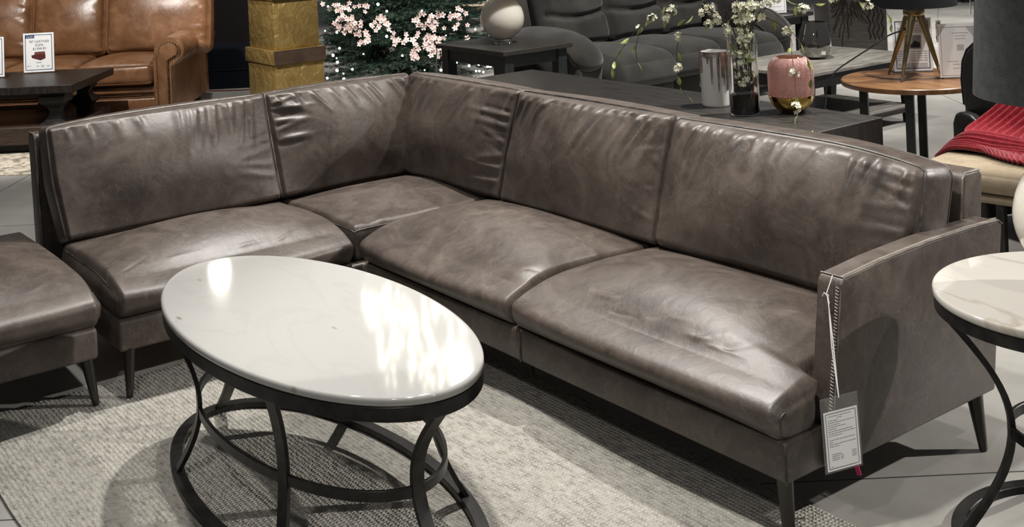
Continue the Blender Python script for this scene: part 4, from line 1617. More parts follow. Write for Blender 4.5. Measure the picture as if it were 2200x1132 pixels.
# blossom branches
M['stem'] = mat('brown_twig', (.030, .018, .012, 1), .7, col2=(.07, .05, .035, 1), scale=40)
M['leaf'] = mat('yellow_green_leaf', (.24, .30, .07, 1), .5, col2=(.42, .46, .17, 1), scale=25)
M['cream_petal'] = mat('cream_petal', (.74, .73, .52, 1), .6, col2=(.84, .83, .68, 1), scale=40)
br_rng = random.Random(21)
tr = br_rng
def catmull(P, m=8):
    P = [Vector(p) for p in P]
    Q = [P[0] * 2 - P[1]] + P + [P[-1] * 2 - P[-2]]
    out = []
    for i in range(1, len(Q) - 2):
        a, b, c, d = Q[i - 1], Q[i], Q[i + 1], Q[i + 2]
        for k in range(m):
            t = k / m
            out.append(.5 * ((2 * b) + (c - a) * t + (2 * a - 5 * b + 4 * c - d) * t * t + (3 * b - a - 3 * c + d) * t ** 3))
    out.append(P[-1])
    return out
def leaf(mb, p, d, ln, wd):
    d = d.normalized()
    s = d.orthogonal().normalized()
    s = (s * math.cos(q := tr.uniform(0, 6.3)) + d.cross(s) * math.sin(q)).normalized()
    n = d.cross(s)
    k = [(0, 0, 0), (.25, .36, .04), (.5, .5, .07), (.78, .3, .04), (1, 0, -.05)]
    vs = []
    for a, w_, h in k:
        c = p + d * (ln * a) + n * (ln * h)
        vs += [tuple(c + s * (wd * w_) + n * wd * .12), tuple(c), tuple(c - s * (wd * w_) + n * wd * .12)]
    fs = []
    for i in range(4):
        fs += [(3 * i, 3 * i + 3, 3 * i + 4, 3 * i + 1), (3 * i + 1, 3 * i + 4, 3 * i + 5, 3 * i + 2)]
    mb.add(vs, fs)
def cluster(mb, ms, p, n, rad, r_=.0102):
    for _ in range(int(n * 1.35)):
        o = Vector((tr.gauss(0, 1), tr.gauss(0, 1), tr.gauss(0, .8)))
        o = o.normalized() * rad * tr.uniform(.35, 1)
        blossom(mb, p + o, o.normalized() + Vector((0, 0, .4)) - FW * .5, r_ * tr.uniform(.8, 1.25))
        ms.tube([p, p + o], .0008, 4)
def W(R_, z, f=0):
    return cv + RT * R_ + Vector((0, 0, z)) + FW * f
def branch(pts, cl, lv, label, group=None, r0=.0026, extra=()):
    P = [W(*p) for p in pts]
    C = catmull(P)
    t = thing('blossom_branch', tuple(P[0]), label, 'branch', group or 'blossom branches in the tall glass vase')
    ms, mbp, ml = MB(), MB(), MB()
    m = len(C)
    ms.tube(C, [r0 * (1 - .65 * i / m) for i in range(m)], 5)
    for f, n, rad in cl:
        p = C[min(m - 1, int(f * (m - 1)))]
        cluster(mbp, ms, p + Vector((0, 0, -.004)), n, rad)
    for f, ln in lv:
        i = min(m - 2, int(f * (m - 1)))
        d = (C[i + 1] - C[i]).normalized() + Vector((tr.uniform(-.7, .7), tr.uniform(-.7, .7), tr.uniform(-.9, .2)))
        leaf(ml, C[i], d, ln, ln * .42)
    for ex in extra:
        E_ = catmull([W(*q) for q in ex[0]])
        ms.tube(E_, [.0014] * len(E_), 4)
        for f, n, rad in ex[1]:
            cluster(mbp, ms, E_[min(len(E_) - 1, int(f * (len(E_) - 1)))], n, rad)
        for f, ln in ex[2]:
            i = min(len(E_) - 2, int(f * (len(E_) - 1)))
            leaf(ml, E_[i], (E_[i + 1] - E_[i]).normalized() + Vector((tr.uniform(-.4, .4), tr.uniform(-.4, .4), tr.uniform(-.5, .1))), ln, ln * .4)
    mesh_obj('stem', ms, M['stem'], t, smooth=True)
    if mbp.v: mesh_obj('blossoms', mbp, M['cream_petal'], t)
    if ml.v: mesh_obj('leaves', ml, M['leaf'], t)
    return t
branch([(-.01, .10), (-.02, .36), (-.07, .56), (-.18, .60), (-.28, .53), (-.37, .465), (-.43, .42), (-.49, .36), (-.55, .28), (-.585, .215)],
       [(.60, 7, .020), (.70, 3, .012)], [(.78, .05), (.86, .042), (.93, .045), (.985, .05), (.62, .045), (.5, .05)],
       'longest blossom branch, arching to the left over the grey reclining sofa', None, .0026,
       [([(-.40, .44, -.01), (-.44, .40, -.01), (-.466, .32, -.01), (-.462, .24, -.01)], [], [(.3, .045), (.65, .04), (.97, .05)])])
branch([(.01, .10), (-.03, .36), (-.10, .50), (-.20, .56), (-.27, .50), (-.31, .465), (-.345, .43)], [(.8, 9, .022), (.93, 8, .020)], [(.7, .05), (.9, .04), (.97, .045)],
       'short blossom branch bending to the left with two white clusters at its tip')
branch([(.0, .10), (-.02, .38), (-.06, .455), (-.13, .462), (-.21, .447), (-.262, .40), (-.284, .31), (-.288, .22), (-.284, .15), (-.25, .085)],
       [(.62, 7, .016), (.78, 9, .022), (.40, 6, .016)], [(.5, .05), (.6, .05), (.7, .045), (.84, .05), (.93, .045), (.99, .045), (.45, .05)],
       'blossom branch drooping left of the silver drip vase almost to the console', None, .0024,
       [([(-.06, .455), (-.12, .43), (-.15, .40)], [(.9, 9, .022)], [(.5, .05), (.9, .045)])])
branch([(.02, .10), (.04, .36), (.09, .42), (.15, .40), (.195, .365), (.205, .32, -.06), (.192, .27, -.11), (.190, .20, -.15), (.185, .14, -.18), (.18, .09, -.21), (.175, .055, -.24), (.165, .022, -.30), (.175, .010, -.42), (.188, .004, -.50), (.192, -.012, -.545)],
       [(.30, 9, .020), (.50, 7, .018), (.70, 10, .022)], [(.40, .04), (.62, .045), (.76, .045), (.2, .05), (.9, .02)],
       'blossom branch hanging over the pink glass lamp and past the console edge', None, .0024)
branch([(.03, .10), (.05, .36), (.10, .46), (.17, .42), (.22, .35, -.03), (.25, .295, -.07), (.262, .24, -.10), (.268, .17, -.12), (.262, .11, -.13)],
       [], [(.45, .05), (.62, .045), (.75, .05), (.9, .045), (.99, .045)], 'leafy drooping branch in front of the right side of the pink glass lamp')
branch([(.0, .10), (.03, .38), (.10, .50), (.2, .50), (.27, .455), (.33, .47), (.41, .49)], [(.3, 9, .022), (.45, 9, .022), (.70, 12, .026), (.99, 3, .012)], [(.5, .055), (.62, .05), (.84, .05)],
       'blossom branch reaching right with a dense white cluster beside the paper sign')
branch([(.01, .10), (.04, .38), (.14, .60), (.32, .58), (.44, .50), (.54, .465), (.60, .445), (.645, .41), (.665, .35)],
       [(.66, 12, .026), (.5, 5, .016)], [(.6, .05), (.97, .045), (.9, .04), (.45, .05)], 'longest blossom branch to the right, towards the tripod lamp')
for k in range(12):
    a = tr.uniform(-.2, .2)
    f = tr.uniform(-.07, .07)
    b0_ = tr.uniform(-.04, .04)
    branch([(b0_, .10, tr.uniform(-.03, .03)), (b0_ * .7 + a * .1, .25, f * .3), (a * .3, .37, f * .5), (a * .85, .50, f), (a, .66 + tr.uniform(0, .1), f * 1.5)],
           [(tr.uniform(.08, .2), 4, .014), (tr.uniform(.22, .4), 7, .018), (tr.uniform(.45, .55), 8, .022), (tr.uniform(.6, .7), 9, .022), (.72, 8, .022), (.85, 9, .022), (.97, 9, .022)],
           [(tr.uniform(.2, .9), .045) for _ in range(4)], 'upright brown twig with cream blossoms, standing in the tall glass vase', 'upright blossom twigs in the tall glass vase')

# pink glass and gold lamp
pk = Vector((-3.50, 4.060, zt))
M['pink_glass'] = mat('pink_ribbed_glass', (.72, .40, .36, 1), .12, trans=.35, ior=1.4, spec=.7)
def ribbed():
    m = M['pink_glass']
    nt = m.node_tree
    N, L = nt.nodes, nt.links
    b = [n for n in N if n.type == 'BSDF_PRINCIPLED'][0]
    tc = N.new('ShaderNodeTexCoord')
    def wv_(axis, s, rot):
        mp = N.new('ShaderNodeMapping')
        mp.inputs['Rotation'].default_value = rot
        L.new(tc.outputs['UV'], mp.inputs['Vector'])
        w = N.new('ShaderNodeTexWave')
        w.inputs['Scale'].default_value = s
        w.bands_direction = axis
        L.new(mp.outputs[0], w.inputs['Vector'])
        return w.outputs['Fac']
    a = wv_('X', 9, (0, 0, .6))
    c = wv_('X', 9, (0, 0, -.6))
    mx = N.new('ShaderNodeMath')
    mx.operation = 'MULTIPLY'
    L.new(a, mx.inputs[0])
    L.new(c, mx.inputs[1])
    bp = N.new('ShaderNodeBump')
    bp.inputs['Strength'].default_value = 1
    bp.inputs['Distance'].default_value = .006
    L.new(mx.outputs[0], bp.inputs['Height'])
    L.new(bp.outputs[0], b.inputs['Normal'])
ribbed()
M['gold'] = mat('polished_gold', (.75, .50, .14, 1), .07, metal=1)
pl = thing('table_lamp', tuple(pk), 'pink ribbed glass lantern on a polished gold bowl base', 'lamp')
mb = MB()
# pillowed body with raised diamonds modelled on the surface
prof = [(.097, .078), (.0985, .10), (.099, .15), (.098, .185), (.094, .208), (.085, .226), (.072, .238), (.058, .243)]
def smoothprof(pr, m=6):
    return [(v.x, v.y) for v in catmull([Vector((r, z, 0)) for r, z in pr], m)]
sp = smoothprof(prof, 17)
vs, fs, n = [], [], 360
for j, (r_, z) in enumerate(sp):
    for i in range(n):
        a = 2 * PI * i / n
        d = .0034 * (abs(math.cos(30 * a + z * 270) * math.cos(30 * a - z * 270)) - .5)
        vs.append((pk.x + (r_ + d) * math.cos(a), pk.y + (r_ + d) * math.sin(a), pk.z + z))
for j in range(len(sp) - 1):
    for i in range(n):
        fs.append((j * n + i, j * n + (i + 1) % n, (j + 1) * n + (i + 1) % n, (j + 1) * n + i))
mb.add(vs, fs)
for r_, z in [(.0575, .243), (.056, .24), (.07, .234), (.092, .205), (.0945, .15), (.094, .08)]:
    pass
mb.lathe([(.058, .243), (.055, .240), (.069, .233), (.088, .208), (.0945, .18), (.095, .10), (.094, .079), (.097, .078)], tuple(pk), 100, cap=False)
M['pink_glass'] = mat('pink_pressed_glass', (.88, .58, .53, 1), .08, trans=.6, ior=1.35, spec=.9, coat=.5)
mesh_obj('glass_body', mb, M['pink_glass'], pl, smooth=True, angle=80)
mb = MB()
mb.lathe([(.045, 0), (.050, .004), (.072, .022), (.088, .042), (.096, .060), (.0985, .074), (.0985, .077), (.094, .077), (.0005, .070)], tuple(pk), 64)
mesh_obj('gold_bowl', mb, M['gold'], pl, smooth=True, angle=50)
mb = MB()
mb.lathe([(.052, .244), (.056, .2455), (.058, .2435)], tuple(pk), 40, cap=False)
mb.tube([pk + Vector((0, 0, .07)), pk + Vector((0, 0, .20))], .012, 12)
mesh_obj('lamp_holder', mb, M['gold'], pl, smooth=True)

# ------------------------------------------------------------------ grey coffee table behind, with smoked glasses
M['grey_top'] = mat('weathered_grey_top', (.10, .092, .08, 1), .42, col2=(.26, .245, .22, 1), scale=5, detail=9, stretch=(9, 1.3, 3), ramp=(.32, .7))
gt = thing('coffee_table', (-5.08, 5.8, 0), 'grey weathered-top coffee table with black frame and lower shelf, before the grey recliner', 'coffee table')
x0, x1, y0, y1, gz = -5.47, -4.70, 5.60, 6.74, .45
mb = MB()
mb.box((x0, y0, gz - .022), (x1, y1, gz))
mesh_obj('table_top', mb, M['grey_top'], gt, bevel=.003, seg=1)
BK = M['black_wood']
mb = MB()
mb.box((x0 + .025, y0 + .025, gz - .10), (x1 - .025, y1 - .025, gz - .0225))
mesh_obj('apron', mb, BK, gt, bevel=.003, seg=1)
mb = MB()
mb.box((x0 + .05, y0 + .07, .105), (x1 - .05, y1 - .07, .125))
mesh_obj('shelf', mb, M['grey_top'], gt, bevel=.002, seg=1)
mb = MB()
mb.box((x0 + .045, y0 + .06, .075), (x1 - .045, y1 - .06, .1045))
mesh_obj('shelf_frame', mb, BK, gt, bevel=.002, seg=1)
for x in (x0 + .03, x1 - .11):
    for y in (y0 + .03, y1 - .11):
        mb = MB()
        sx_ = .02 if x > -5 else -.02
        sy_ = .02 if y > 5.5 else -.02
        q = .08
        mb.hexa([(x + .015, y + .015, 0), (x + q - .015, y + .015, 0), (x + q - .015, y + q - .015, 0), (x + .015, y + q - .015, 0),
                 (x, y, gz - .10), (x + q, y, gz - .10), (x + q, y + q, gz - .10), (x, y + q, gz - .10)])
        mesh_obj('leg', mb, BK, gt, bevel=.003, seg=1)
M['smoke'] = mat('smoked_mirror_glass', (.42, .40, .37, 1), .03, metal=.45, trans=.95, ior=1.55, spec=1, coat=1)
M['smoke_m'] = mat('dark_mercury_glass', (.16, .15, .14, 1), .06, metal=.9)
sv = Vector((-5.115, 6.185, gz + .0003))
st_ = thing('candle_holder', tuple(sv), 'round smoked glass candle holder with a glass cup inside, on the grey coffee table', 'candle holder')
mb = MB()
hollow(mb, smoothprof([(.06, 0), (.085, .02), (.102, .06), (.104, .10), (.096, .16), (.080, .22), (.074, .24)], 5), .003, tuple(sv), 56)
mesh_obj('bowl', mb, M['smoke'], st_, smooth=True, angle=60)
mb = MB()
hollow(mb, smoothprof([(.030, .006), (.045, .02), (.053, .06), (.058, .11), (.063, .155)], 5), .003, tuple(sv - RT * .03), 48)
mesh_obj('cup', mb, M['smoke_m'], st_, smooth=True, angle=60)
mb = MB()
mb.box((-.014, -.0003, -.012), (.014, .0003, .012), Matrix.Translation(sv + RT * .028 - FW * .099 + Vector((0, 0, .045))) @ Matrix.Rotation(math.atan2(RT.y, RT.x) - .25, 4, 'Z') @ Matrix.Rotation(.25, 4, 'X'))
mesh_obj('sticker', mb, M['white_paper'], st_)

# ------------------------------------------------------------------ round wood table with tripod lamp and two sign holders
M['walnut'] = mat('oiled_walnut', (.14, .066, .028, 1), .32, col2=(.30, .155, .07, 1), scale=4, detail=8, stretch=(1.4, 10, 2, .4), ramp=(.3, .7))
wc = Vector((-3.751, 5.315, 0))
wt = thing('side_table', tuple(wc), 'round walnut side table on black metal legs holding the tripod lamp', 'side table')
mb = MB()
mb.lathe([(.355, .520), (.370, .523), (.372, .53), (.372, .546), (.368, .55), (.36, .55), (.33, .55)], tuple(wc), 96)
mesh_obj('table_top', mb, M['walnut'], wt, smooth=True, angle=40)
for a in (208.6, 298.6, 28.6, 118.6):
    a = math.radians(a)
    d = Vector((math.cos(a), math.sin(a), 0))
    s = Vector((-d.y, d.x, 0))
    mb = MB()
    c0 = wc + d * .262
    c1 = wc + d * .262
    w_ = .021
    mb.hexa([tuple(c1 + d * p * w_ + s * q * w_) for p, q in ((-1, -1), (1, -1), (1, 1), (-1, 1))] +
            [tuple(c0 + d * p * w_ + s * q * w_ + Vector((0, 0, .52))) for p, q in ((-1, -1), (1, -1), (1, 1), (-1, 1))])
    mesh_obj('leg', mb, M['slate_wood'], wt, bevel=.002, seg=1)
M['brass'] = mat('aged_brass', (.30, .225, .115, 1), .27, metal=.95, col2=(.42, .33, .18, 1), scale=12)
M['black_shade'] = mat('black_fabric_shade', (.0055, .007, .010, 1), .8, bump=.3, bscale=300, bdist=.002)
lc = Vector((-3.785, 5.375, .5502))
tl = thing('table_lamp', tuple(lc), 'brass tripod table lamp with a black drum shade, on the round walnut table', 'table lamp')
mb = MB()
mb.lathe([(.045, .318), (.052, .322), (.054, .330), (.054, .368), (.048, .374)], tuple(lc), 32)
mb.tube([lc + Vector((0, 0, .37)), lc + Vector((0, 0, .62))], .008, 8)
mesh_obj('hub', mb, M['brass'], tl, smooth=True, angle=50)
feet = [Vector((-3.935, 5.345, .5502)), Vector((-3.725, 5.165, .5502)), Vector((-3.660, 5.415, .5502))]
for f in feet:
    d = (f - lc)
    d.z = 0
    d.normalize()
    top_ = lc + d * .030 + Vector((0, 0, .325))
    mb = MB()
    mb.tube([top_, top_.lerp(f, .5), top_.lerp(f, .97), f], [.022, .0145, .0065, .0055], 14)
    mesh_obj('leg', mb, M['brass'], tl, smooth=True, angle=50)
mb = MB()
mb.lathe([(.217, .372), (.205, .66), (.202, .66), (.214, .372), (.217, .372)], tuple(lc), 64, cap=False)
mb.tube([lc + Vector((-.205, 0, .64)), lc + Vector((.205, 0, .64))], .003, 6)
mesh_obj('shade', mb, M['black_shade'], tl, smooth=True, angle=50)
mb = MB()
cord = [lc + Vector((-.03, -.02, .25)), lc + Vector((-.10, -.09, .215)), Vector((-3.95, 5.20, .70)), Vector((-4.06, 5.09, .60)), Vector((-4.085, 5.06, .553)), Vector((-4.105, 5.045, .52)), Vector((-4.11, 5.04, .45)),
        Vector((-4.11, 5.03, .40)), Vector((-4.13, 5.015, .36)), Vector((-4.11, 5.04, .385)), Vector((-4.09, 5.06, .35)), Vector((-4.09, 5.06, .30)), Vector((-4.10, 5.05, .27)), Vector((-4.115, 5.03, .30)), Vector((-4.11, 5.035, .36))]
mb.tube(catmull(cord, 6), .0042, 6)
mesh_obj('cord', mb, M['black_print'], tl, smooth=True)
mb = MB()
hp = lc + RT * .115 - FW * .03
mb.tube([hp + Vector((0, 0, .372)), hp + Vector((.004, .004, .345)), hp + Vector((0, 0, .33)), hp + Vector((0, 0, .285))], .0012, 5)
tgp = mesh_obj('hang_tag', mb, M['string'], tl, smooth=True)
R = frame_R(tuple(hp + Vector((0, 0, .235))), math.atan2(RT.y, RT.x))
mb = MB()
mb.box((-.014, -.0004, -.058), (.012, .0004, .055), R)
cardp = mesh_obj('card', mb, M['white_paper'], tgp)
rot = (R.to_3x3() @ Matrix.Rotation(PI / 2, 3, 'X') @ Matrix.Rotation(PI / 2, 3, 'Z')).to_euler()
text("Cardi's", cardp, M['black_print'], R @ Vector((-.001, -.0008, 0)), .034, rot, bold=.0004)

ang = math.atan2(RT.y, RT.x)
sg, pp, R = sign_base('sign', (-3.870, 5.475, .5504), ang - .12, .200, .285, 'printed price sheet in a clear holder behind the brass tripod legs', lean=math.radians(-4))
mb = MB()
rect_frame(mb, R, -.088, .088, .020, .275, .004, -.0016)
mesh_obj('border', mb, M['navy_print'], pp)
mb = MB()
mb.box((-.038, -.0019, .125), (.046, -.0016, .198), R)
mesh_obj('picture', mb, M['grey_print'], pp)
mb = MB()
fl = lambda a, z, d: tuple(R @ Vector((a, -.0019 - d, z)))
mb.prism([(-.030, .132), (.040, .132), (.040, .158), (.012, .170), (-.005, .150), (-.030, .162)], 0, .0003, fl)
mesh_obj('picture', mb, M['black_print'], pp)
mb = MB()
zz = [(.262, .1, .45), (.250, .5, .75)] + [(.238 - .008 * i, .04, .96) for i in range(4)]
for i in range(5):
    zz += [(.112 - .012 * i, .02, .30), (.112 - .012 * i, .42, .58), (.112 - .012 * i, .64, .80), (.112 - .012 * i, .84, .96)]
zz += [(.046 - .008 * i, .02, .95) for i in range(3)]
lines(mb, R, -.082, .082, zz, .0032, -.0016)
mesh_obj('print', mb, M['grey_print'], pp)
sg, pp, R = sign_base('sign', (-3.565, 5.425, .5504), ang - .10, .190, .278, 'clear sign holder seen from the back, right of the tripod lamp', lean=math.radians(-3))
mb = MB()
rect_frame(mb, R, -.083, .083, .018, .268, .003, -.0016)
mesh_obj('border', mb, mat('faint_print', (.62, .61, .62, 1), .7), pp)
mb = MB()
mb.box((-.004, -.0018, .145), (.030, -.0016, .175), R)
mb.prism([(.040, .268), (.080, .268), (.080, .215)], .0, .0002, lambda a, z, d: tuple(R @ Vector((a, -.0016 - d, z))))
lines(mb, R, -.07, .07, [(.235, .3, .9), (.22, .4, .8), (.205, .4, .8), (.09, .1, .5), (.075, .3, .6), (.055, .3, .6)], .003, -.0016)
mesh_obj('print', mb, mat('faint_print_grey', (.52, .51, .52, 1), .7), pp)
# ------------------------------------------------------------------ lamp on the marble end table
el = Vector((-1.435, 2.645, .6003))
t, ht = globe_lamp(tuple(el), .150, 'white glass globe lamp with dark grey drum shade, standing on the round marble end table',
                   None)
M['grey_shade'] = mat('charcoal_linen', (.020, .022, .022, 1), .85, col2=(.034, .036, .036, 1), scale=40, bump=.4, bscale=260, bdist=.002)
mb = MB()
mb.lathe([(.226, .455), (.210, .76), (.207, .76), (.223, .455), (.226, .455)], tuple(el), 72, cap=False)
sh = mesh_obj('shade', mb, M['grey_shade'], t, smooth=True, angle=50)
mb = MB()
mb.tube([el + Vector((0, 0, ht)), el + Vector((0, 0, .745))], .007, 8)
mb.tube([el + Vector((-.209, 0, .745)), el + Vector((.209, 0, .745))], .003, 6)
mesh_obj('stem', mb, M['sofa_leg'], t)
d0 = Vector((-.86, -.50, 0)).normalized()
R = frame_R(tuple(el + d0 * .222 + Vector((0, 0, .715))), math.atan2(d0.x, -d0.y) + .0) @ Matrix.Rotation(math.radians(-3), 4, 'Y')
mb = MB()
mb.box((-.018, -.0012, -.075), (.018, -.0004, .075), R)
ta = mesh_obj('hang_tag', mb, M['white_paper'], t)
mb = MB()
lines(mb, R, -.015, .015, [(.04 - .012 * i, .1, .9) for i in range(8)], .003, -.0012)
mesh_obj('print', mb, M['grey_print'], ta)

# ------------------------------------------------------------------ black leather armchair, beige bench and red throw
BL = mat('black_chair_leather', (.010, .0098, .0095, 1), .38, col2=(.020, .0195, .019, 1), scale=12, bump=.25, bscale=90)
bc = thing('armchair', (-2.6, 5.0, 0), 'black leather armchair with rounded back beside the round walnut table', 'armchair')
a8 = math.radians(-12)
MC = Matrix.Translation((-3.035, 4.72, 0)) @ Matrix.Rotation(a8, 4, 'Z')
def rp(poly, d0, d1, fn): 
    mb = MB(); mb.prism(poly, d0, d1, fn); return mb
fx = lambda a, z, d: tuple(MC @ Vector((a, d, z)))
bk = [(-.075, .42), (-.118, .55), (-.128, .66), (-.118, .745), (-.090, .80), (-.045, .835), (.02, .852), (.62, .852), (.70, .80), (.70, .42)]
o = mesh_obj('backrest', rp(bk, .05, .24, fx), BL, bc, bevel=.02, seg=3)
mb = MB()
mb.tube([fx(a, z, .058) for a, z in bk[1:8]], .004, 6)
mesh_obj('piping', mb, M['black_print'], o, smooth=True)
ar = [(-.135, .07), (-.137, .47), (-.120, .515), (-.085, .528), (-.03, .520), (.02, .49), (.04, .45), (.05, .07)]
mesh_obj('arm', rp(ar, .0, .62, fx), BL, bc, bevel=.015, seg=3)
mesh_obj('arm', rp([(a + .76, z) for a, z in ar], .0, .62, fx), BL, bc, bevel=.015, seg=3)
mb = MB()
mb.box((.04, .10, .12), (.66, .60, .42), MC)
mesh_obj('seat', mb, BL, bc, bevel=.03, seg=3)
for x, y in ((-.12, .02), (.70, .02), (-.12, .54), (.70, .54)):
    mb = MB()
    mb.box((x, y, 0), (x + .05, y + .05, .13), MC)
    mesh_obj('foot', mb, M['black_wood'], bc, bevel=.004)

M['beige'] = mat('beige_linen', (.225, .182, .125, 1), .9, spec=.15, col2=(.28, .228, .16, 1), scale=18, bump=.3, bscale=220, bdist=.002)
bn = thing('bench', (-2.0, 3.98, 0), 'beige upholstered bench on black metal legs, under the red throw', 'bench')
MBn = Matrix.Translation((-2.86, 3.985, 0)) @ Matrix.Rotation(math.radians(8), 4, 'Z')
bpost = lambda P, p: np.array([tuple(MBn @ Vector(q)) for q in P])
mb = MB()
cu = Cushion((.50, .235, .042), (.05, .05, .038), (.0, .0, (.0, .022)), lambda P, p: bpost(P + np.array([.50, .235, .415]), p))
mesh_obj('seat', cu.build((40, 30, 10)), M['beige'], bn, smooth=True, angle=80)
mb = MB()
mb.box((.0, .01, .342), (1.0, .46, .374), MBn)
mesh_obj('rail', mb, M['beige'], bn, bevel=.012, seg=3)
for x, y in ((.33, .03), (.95, .03), (.03, .42), (.95, .42)):
    mb = MB()
    mb.box((x, y, 0), (x + .03, y + .03, .345), MBn)
    mesh_obj('leg', mb, M['black_metal'], bn)
mb = MB()
mb.box((.05, .22, .29), (.97, .25, .34), MBn)
mesh_obj('stretcher', mb, M['black_metal'], bn)

M['red'] = mat('red_knit', (.20, .008, .016, 1), .9, spec=.15, col2=(.30, .016, .028, 1), scale=60, bump=.5, bscale=400, bdist=.002, sheen=.25)
th = thing('throw_blanket', (-2.45, 4.2, .46), 'red ribbed knit throw tumbled over the beige bench and the black armchair', 'throw')
def sheet(rows, nu=90, nv=46, rib=24, amp=.009, th_=.012, fold=None):
    """rows : list of polylines, lofted; ribs run along u"""
    K = [catmull([Vector(p) for p in r], 12) for r in rows]
    def at_(l, t):
        x = t * (len(l) - 1)
        i = min(int(x), len(l) - 2)
        return l[i].lerp(l[i + 1], x - i)
    G = []
    for i in range(nu + 1):
        col = catmull([at_(k, i / nu) for k in K], 10)
        G.append([at_(col, j / nv) for j in range(nv + 1)])
    vs, fs = [], []
    N_ = [[None] * (nv + 1) for _ in range(nu + 1)]
    for i in range(nu + 1):
        for j in range(nv + 1):
            du = G[min(i + 1, nu)][j] - G[max(i - 1, 0)][j]
            dv = G[i][min(j + 1, nv)] - G[i][max(j - 1, 0)]
            n_ = du.cross(dv)
            N_[i][j] = n_.normalized() if n_.length > 1e-9 else Vector((0, 0, 1))
    for side in (1, -1):
        for i in range(nu + 1):
            for j in range(nv + 1):
                s_ = math.sin(2 * PI * rib * j / nv)
                vs.append(tuple(G[i][j] + N_[i][j] * (side * th_ / 2 + amp * s_ * .5)))
    o = (nu + 1) * (nv + 1)
    q = lambda i, j: i * (nv + 1) + j
    for i in range(nu):
        for j in range(nv):
            f = (q(i, j), q(i + 1, j), q(i + 1, j + 1), q(i, j + 1))
            fs += [f, tuple(o + k for k in f[::-1])]
    ed = [q(i, 0) for i in range(nu)] + [q(nu, j) for j in range(nv)] + [q(i, nv) for i in range(nu, 0, -1)] + [q(0, j) for j in range(nv, 0, -1)]
    for a, b2 in zip(ed, ed[1:] + ed[:1]):
        fs.append((a, o + a, o + b2, b2))
    mb = MB()
    mb.add(vs, fs)
    return mb
# the part that falls from the chair arm
def fall_row(dx, dy):
    return [(x + dx, y + dy * k, z) for (x, y, z), k in zip([(-2.80, 5.00, .872), (-2.79, 4.80, .880), (-2.78, 4.66, .845), (-2.78, 4.61, .74), (-2.80, 4.56, .64), (-2.86, 4.48, .56), (-2.88, 4.41, .525), (-2.84, 4.36, .50)],
                                                        (1, 1, 1, 1, 1, .8, .6, .5))]
rA, rB, rC, rD = fall_row(0, 0), fall_row(.13, -.03), fall_row(.28, -.06), fall_row(.46, -.10)
mesh_obj('fall', sheet([rA, rB, rC, rD], 60, 110, 11, .014), M['red'], th, smooth=True, angle=180)
# the part lying on the bench, its corner trailing off the left end
r1 = [(-2.98, 4.40, .42), (-2.92, 4.42, .47), (-2.86, 4.44, .50), (-2.75, 4.44, .505), (-2.6, 4.45, .505), (-2.35, 4.45, .505)]
r2 = [(-2.965, 4.35, .42), (-2.90, 4.36, .485), (-2.83, 4.36, .525), (-2.72, 4.36, .53), (-2.58, 4.36, .52), (-2.33, 4.37, .515)]
r3 = [(-2.95, 4.31, .42), (-2.88, 4.30, .478), (-2.80, 4.29, .502), (-2.68, 4.28, .498), (-2.55, 4.28, .502), (-2.3, 4.30, .502)]
r4 = [(-2.935, 4.28, .42), (-2.85, 4.25, .474), (-2.76, 4.23, .491), (-2.64, 4.22, .491), (-2.5, 4.22, .492), (-2.28, 4.25, .492)]
mesh_obj('drape', sheet([r1, r2, r3, r4], 60, 90, 9, .012), M['red'], th, smooth=True, angle=180)
r5 = [(-2.82, 4.30, .495), (-2.70, 4.26, .495), (-2.56, 4.23, .495), (-2.40, 4.24, .495), (-2.22, 4.27, .495)]
r6 = [(-2.75, 4.26, .493), (-2.64, 4.22, .500), (-2.52, 4.19, .500), (-2.38, 4.20, .500), (-2.2, 4.22, .498)]
r7 = [(-2.70, 4.23, .489), (-2.60, 4.18, .489), (-2.49, 4.15, .489), (-2.35, 4.16, .489), (-2.18, 4.18, .489)]
def cross(rows):
    return [[r[i] for r in rows] for i in range(len(rows[0]))]
mesh_obj('hem', sheet(cross([r5, r6, r7]), 24, 150, 20, .010), M['red'], th, smooth=True, angle=180)

# ------------------------------------------------------------------ further back on the right
M['carved'] = mat('carved_dark_wood', (.026, .022, .018, 1), .5, col2=(.048, .042, .036, 1), scale=10, stretch=(1, 1, 8))
CB = Matrix.Translation((-6.37, 7.87, 0)) @ Matrix.Rotation(math.atan2(RT.y, RT.x), 4, 'Z')
cb = thing('sideboard', (-6.3, 8.2, 0), 'dark wood cabinet with a carved sunburst door, behind the grey coffee table', 'cabinet')
mb = MB()
mb.box((0, 0, .02), (.49, .42, .95), CB)
mesh_obj('body', mb, M['carved'], cb, bevel=.005)
mb = MB()
mb.box((.008, -.018, .05), (.482, 0, .93), CB)
dr_ = mesh_obj('door', mb, M['carved'], cb, bevel=.003)
mb = MB()
cr = random.Random(2)
sun = (.17, .70)
for k in range(72):
    a = 2 * PI * k / 72 + cr.uniform(-.03, .03)
    r0, r1_ = cr.uniform(.06, .16), cr.uniform(.20, .50)
    pts = []
    for i in range(9):
        r_ = r0 + (r1_ - r0) * i / 8
        x, z = sun[0] + r_ * math.cos(a) * .8 + .005 * math.sin(i * 1.7 + k), sun[1] + r_ * math.sin(a)
        if .02 < x < .33 and .06 < z < .92:
            pts.append(CB @ Vector((x, -.019, z)))
    if len(pts) > 1:
        mb.tube(pts, .0042, 5)
for k in range(4):
    x0_ = .34 + .036 * k
    pts = [CB @ Vector((x0_ + .009 * math.sin(z * 62 + k), -.019, z)) for z in np.linspace(.30, .90, 60)]
    mb.tube(pts, .0055, 5)
mesh_obj('carving', mb, mat('carved_groove', (.013, .0105, .0085, 1), .7, spec=.2), dr_, smooth=True)
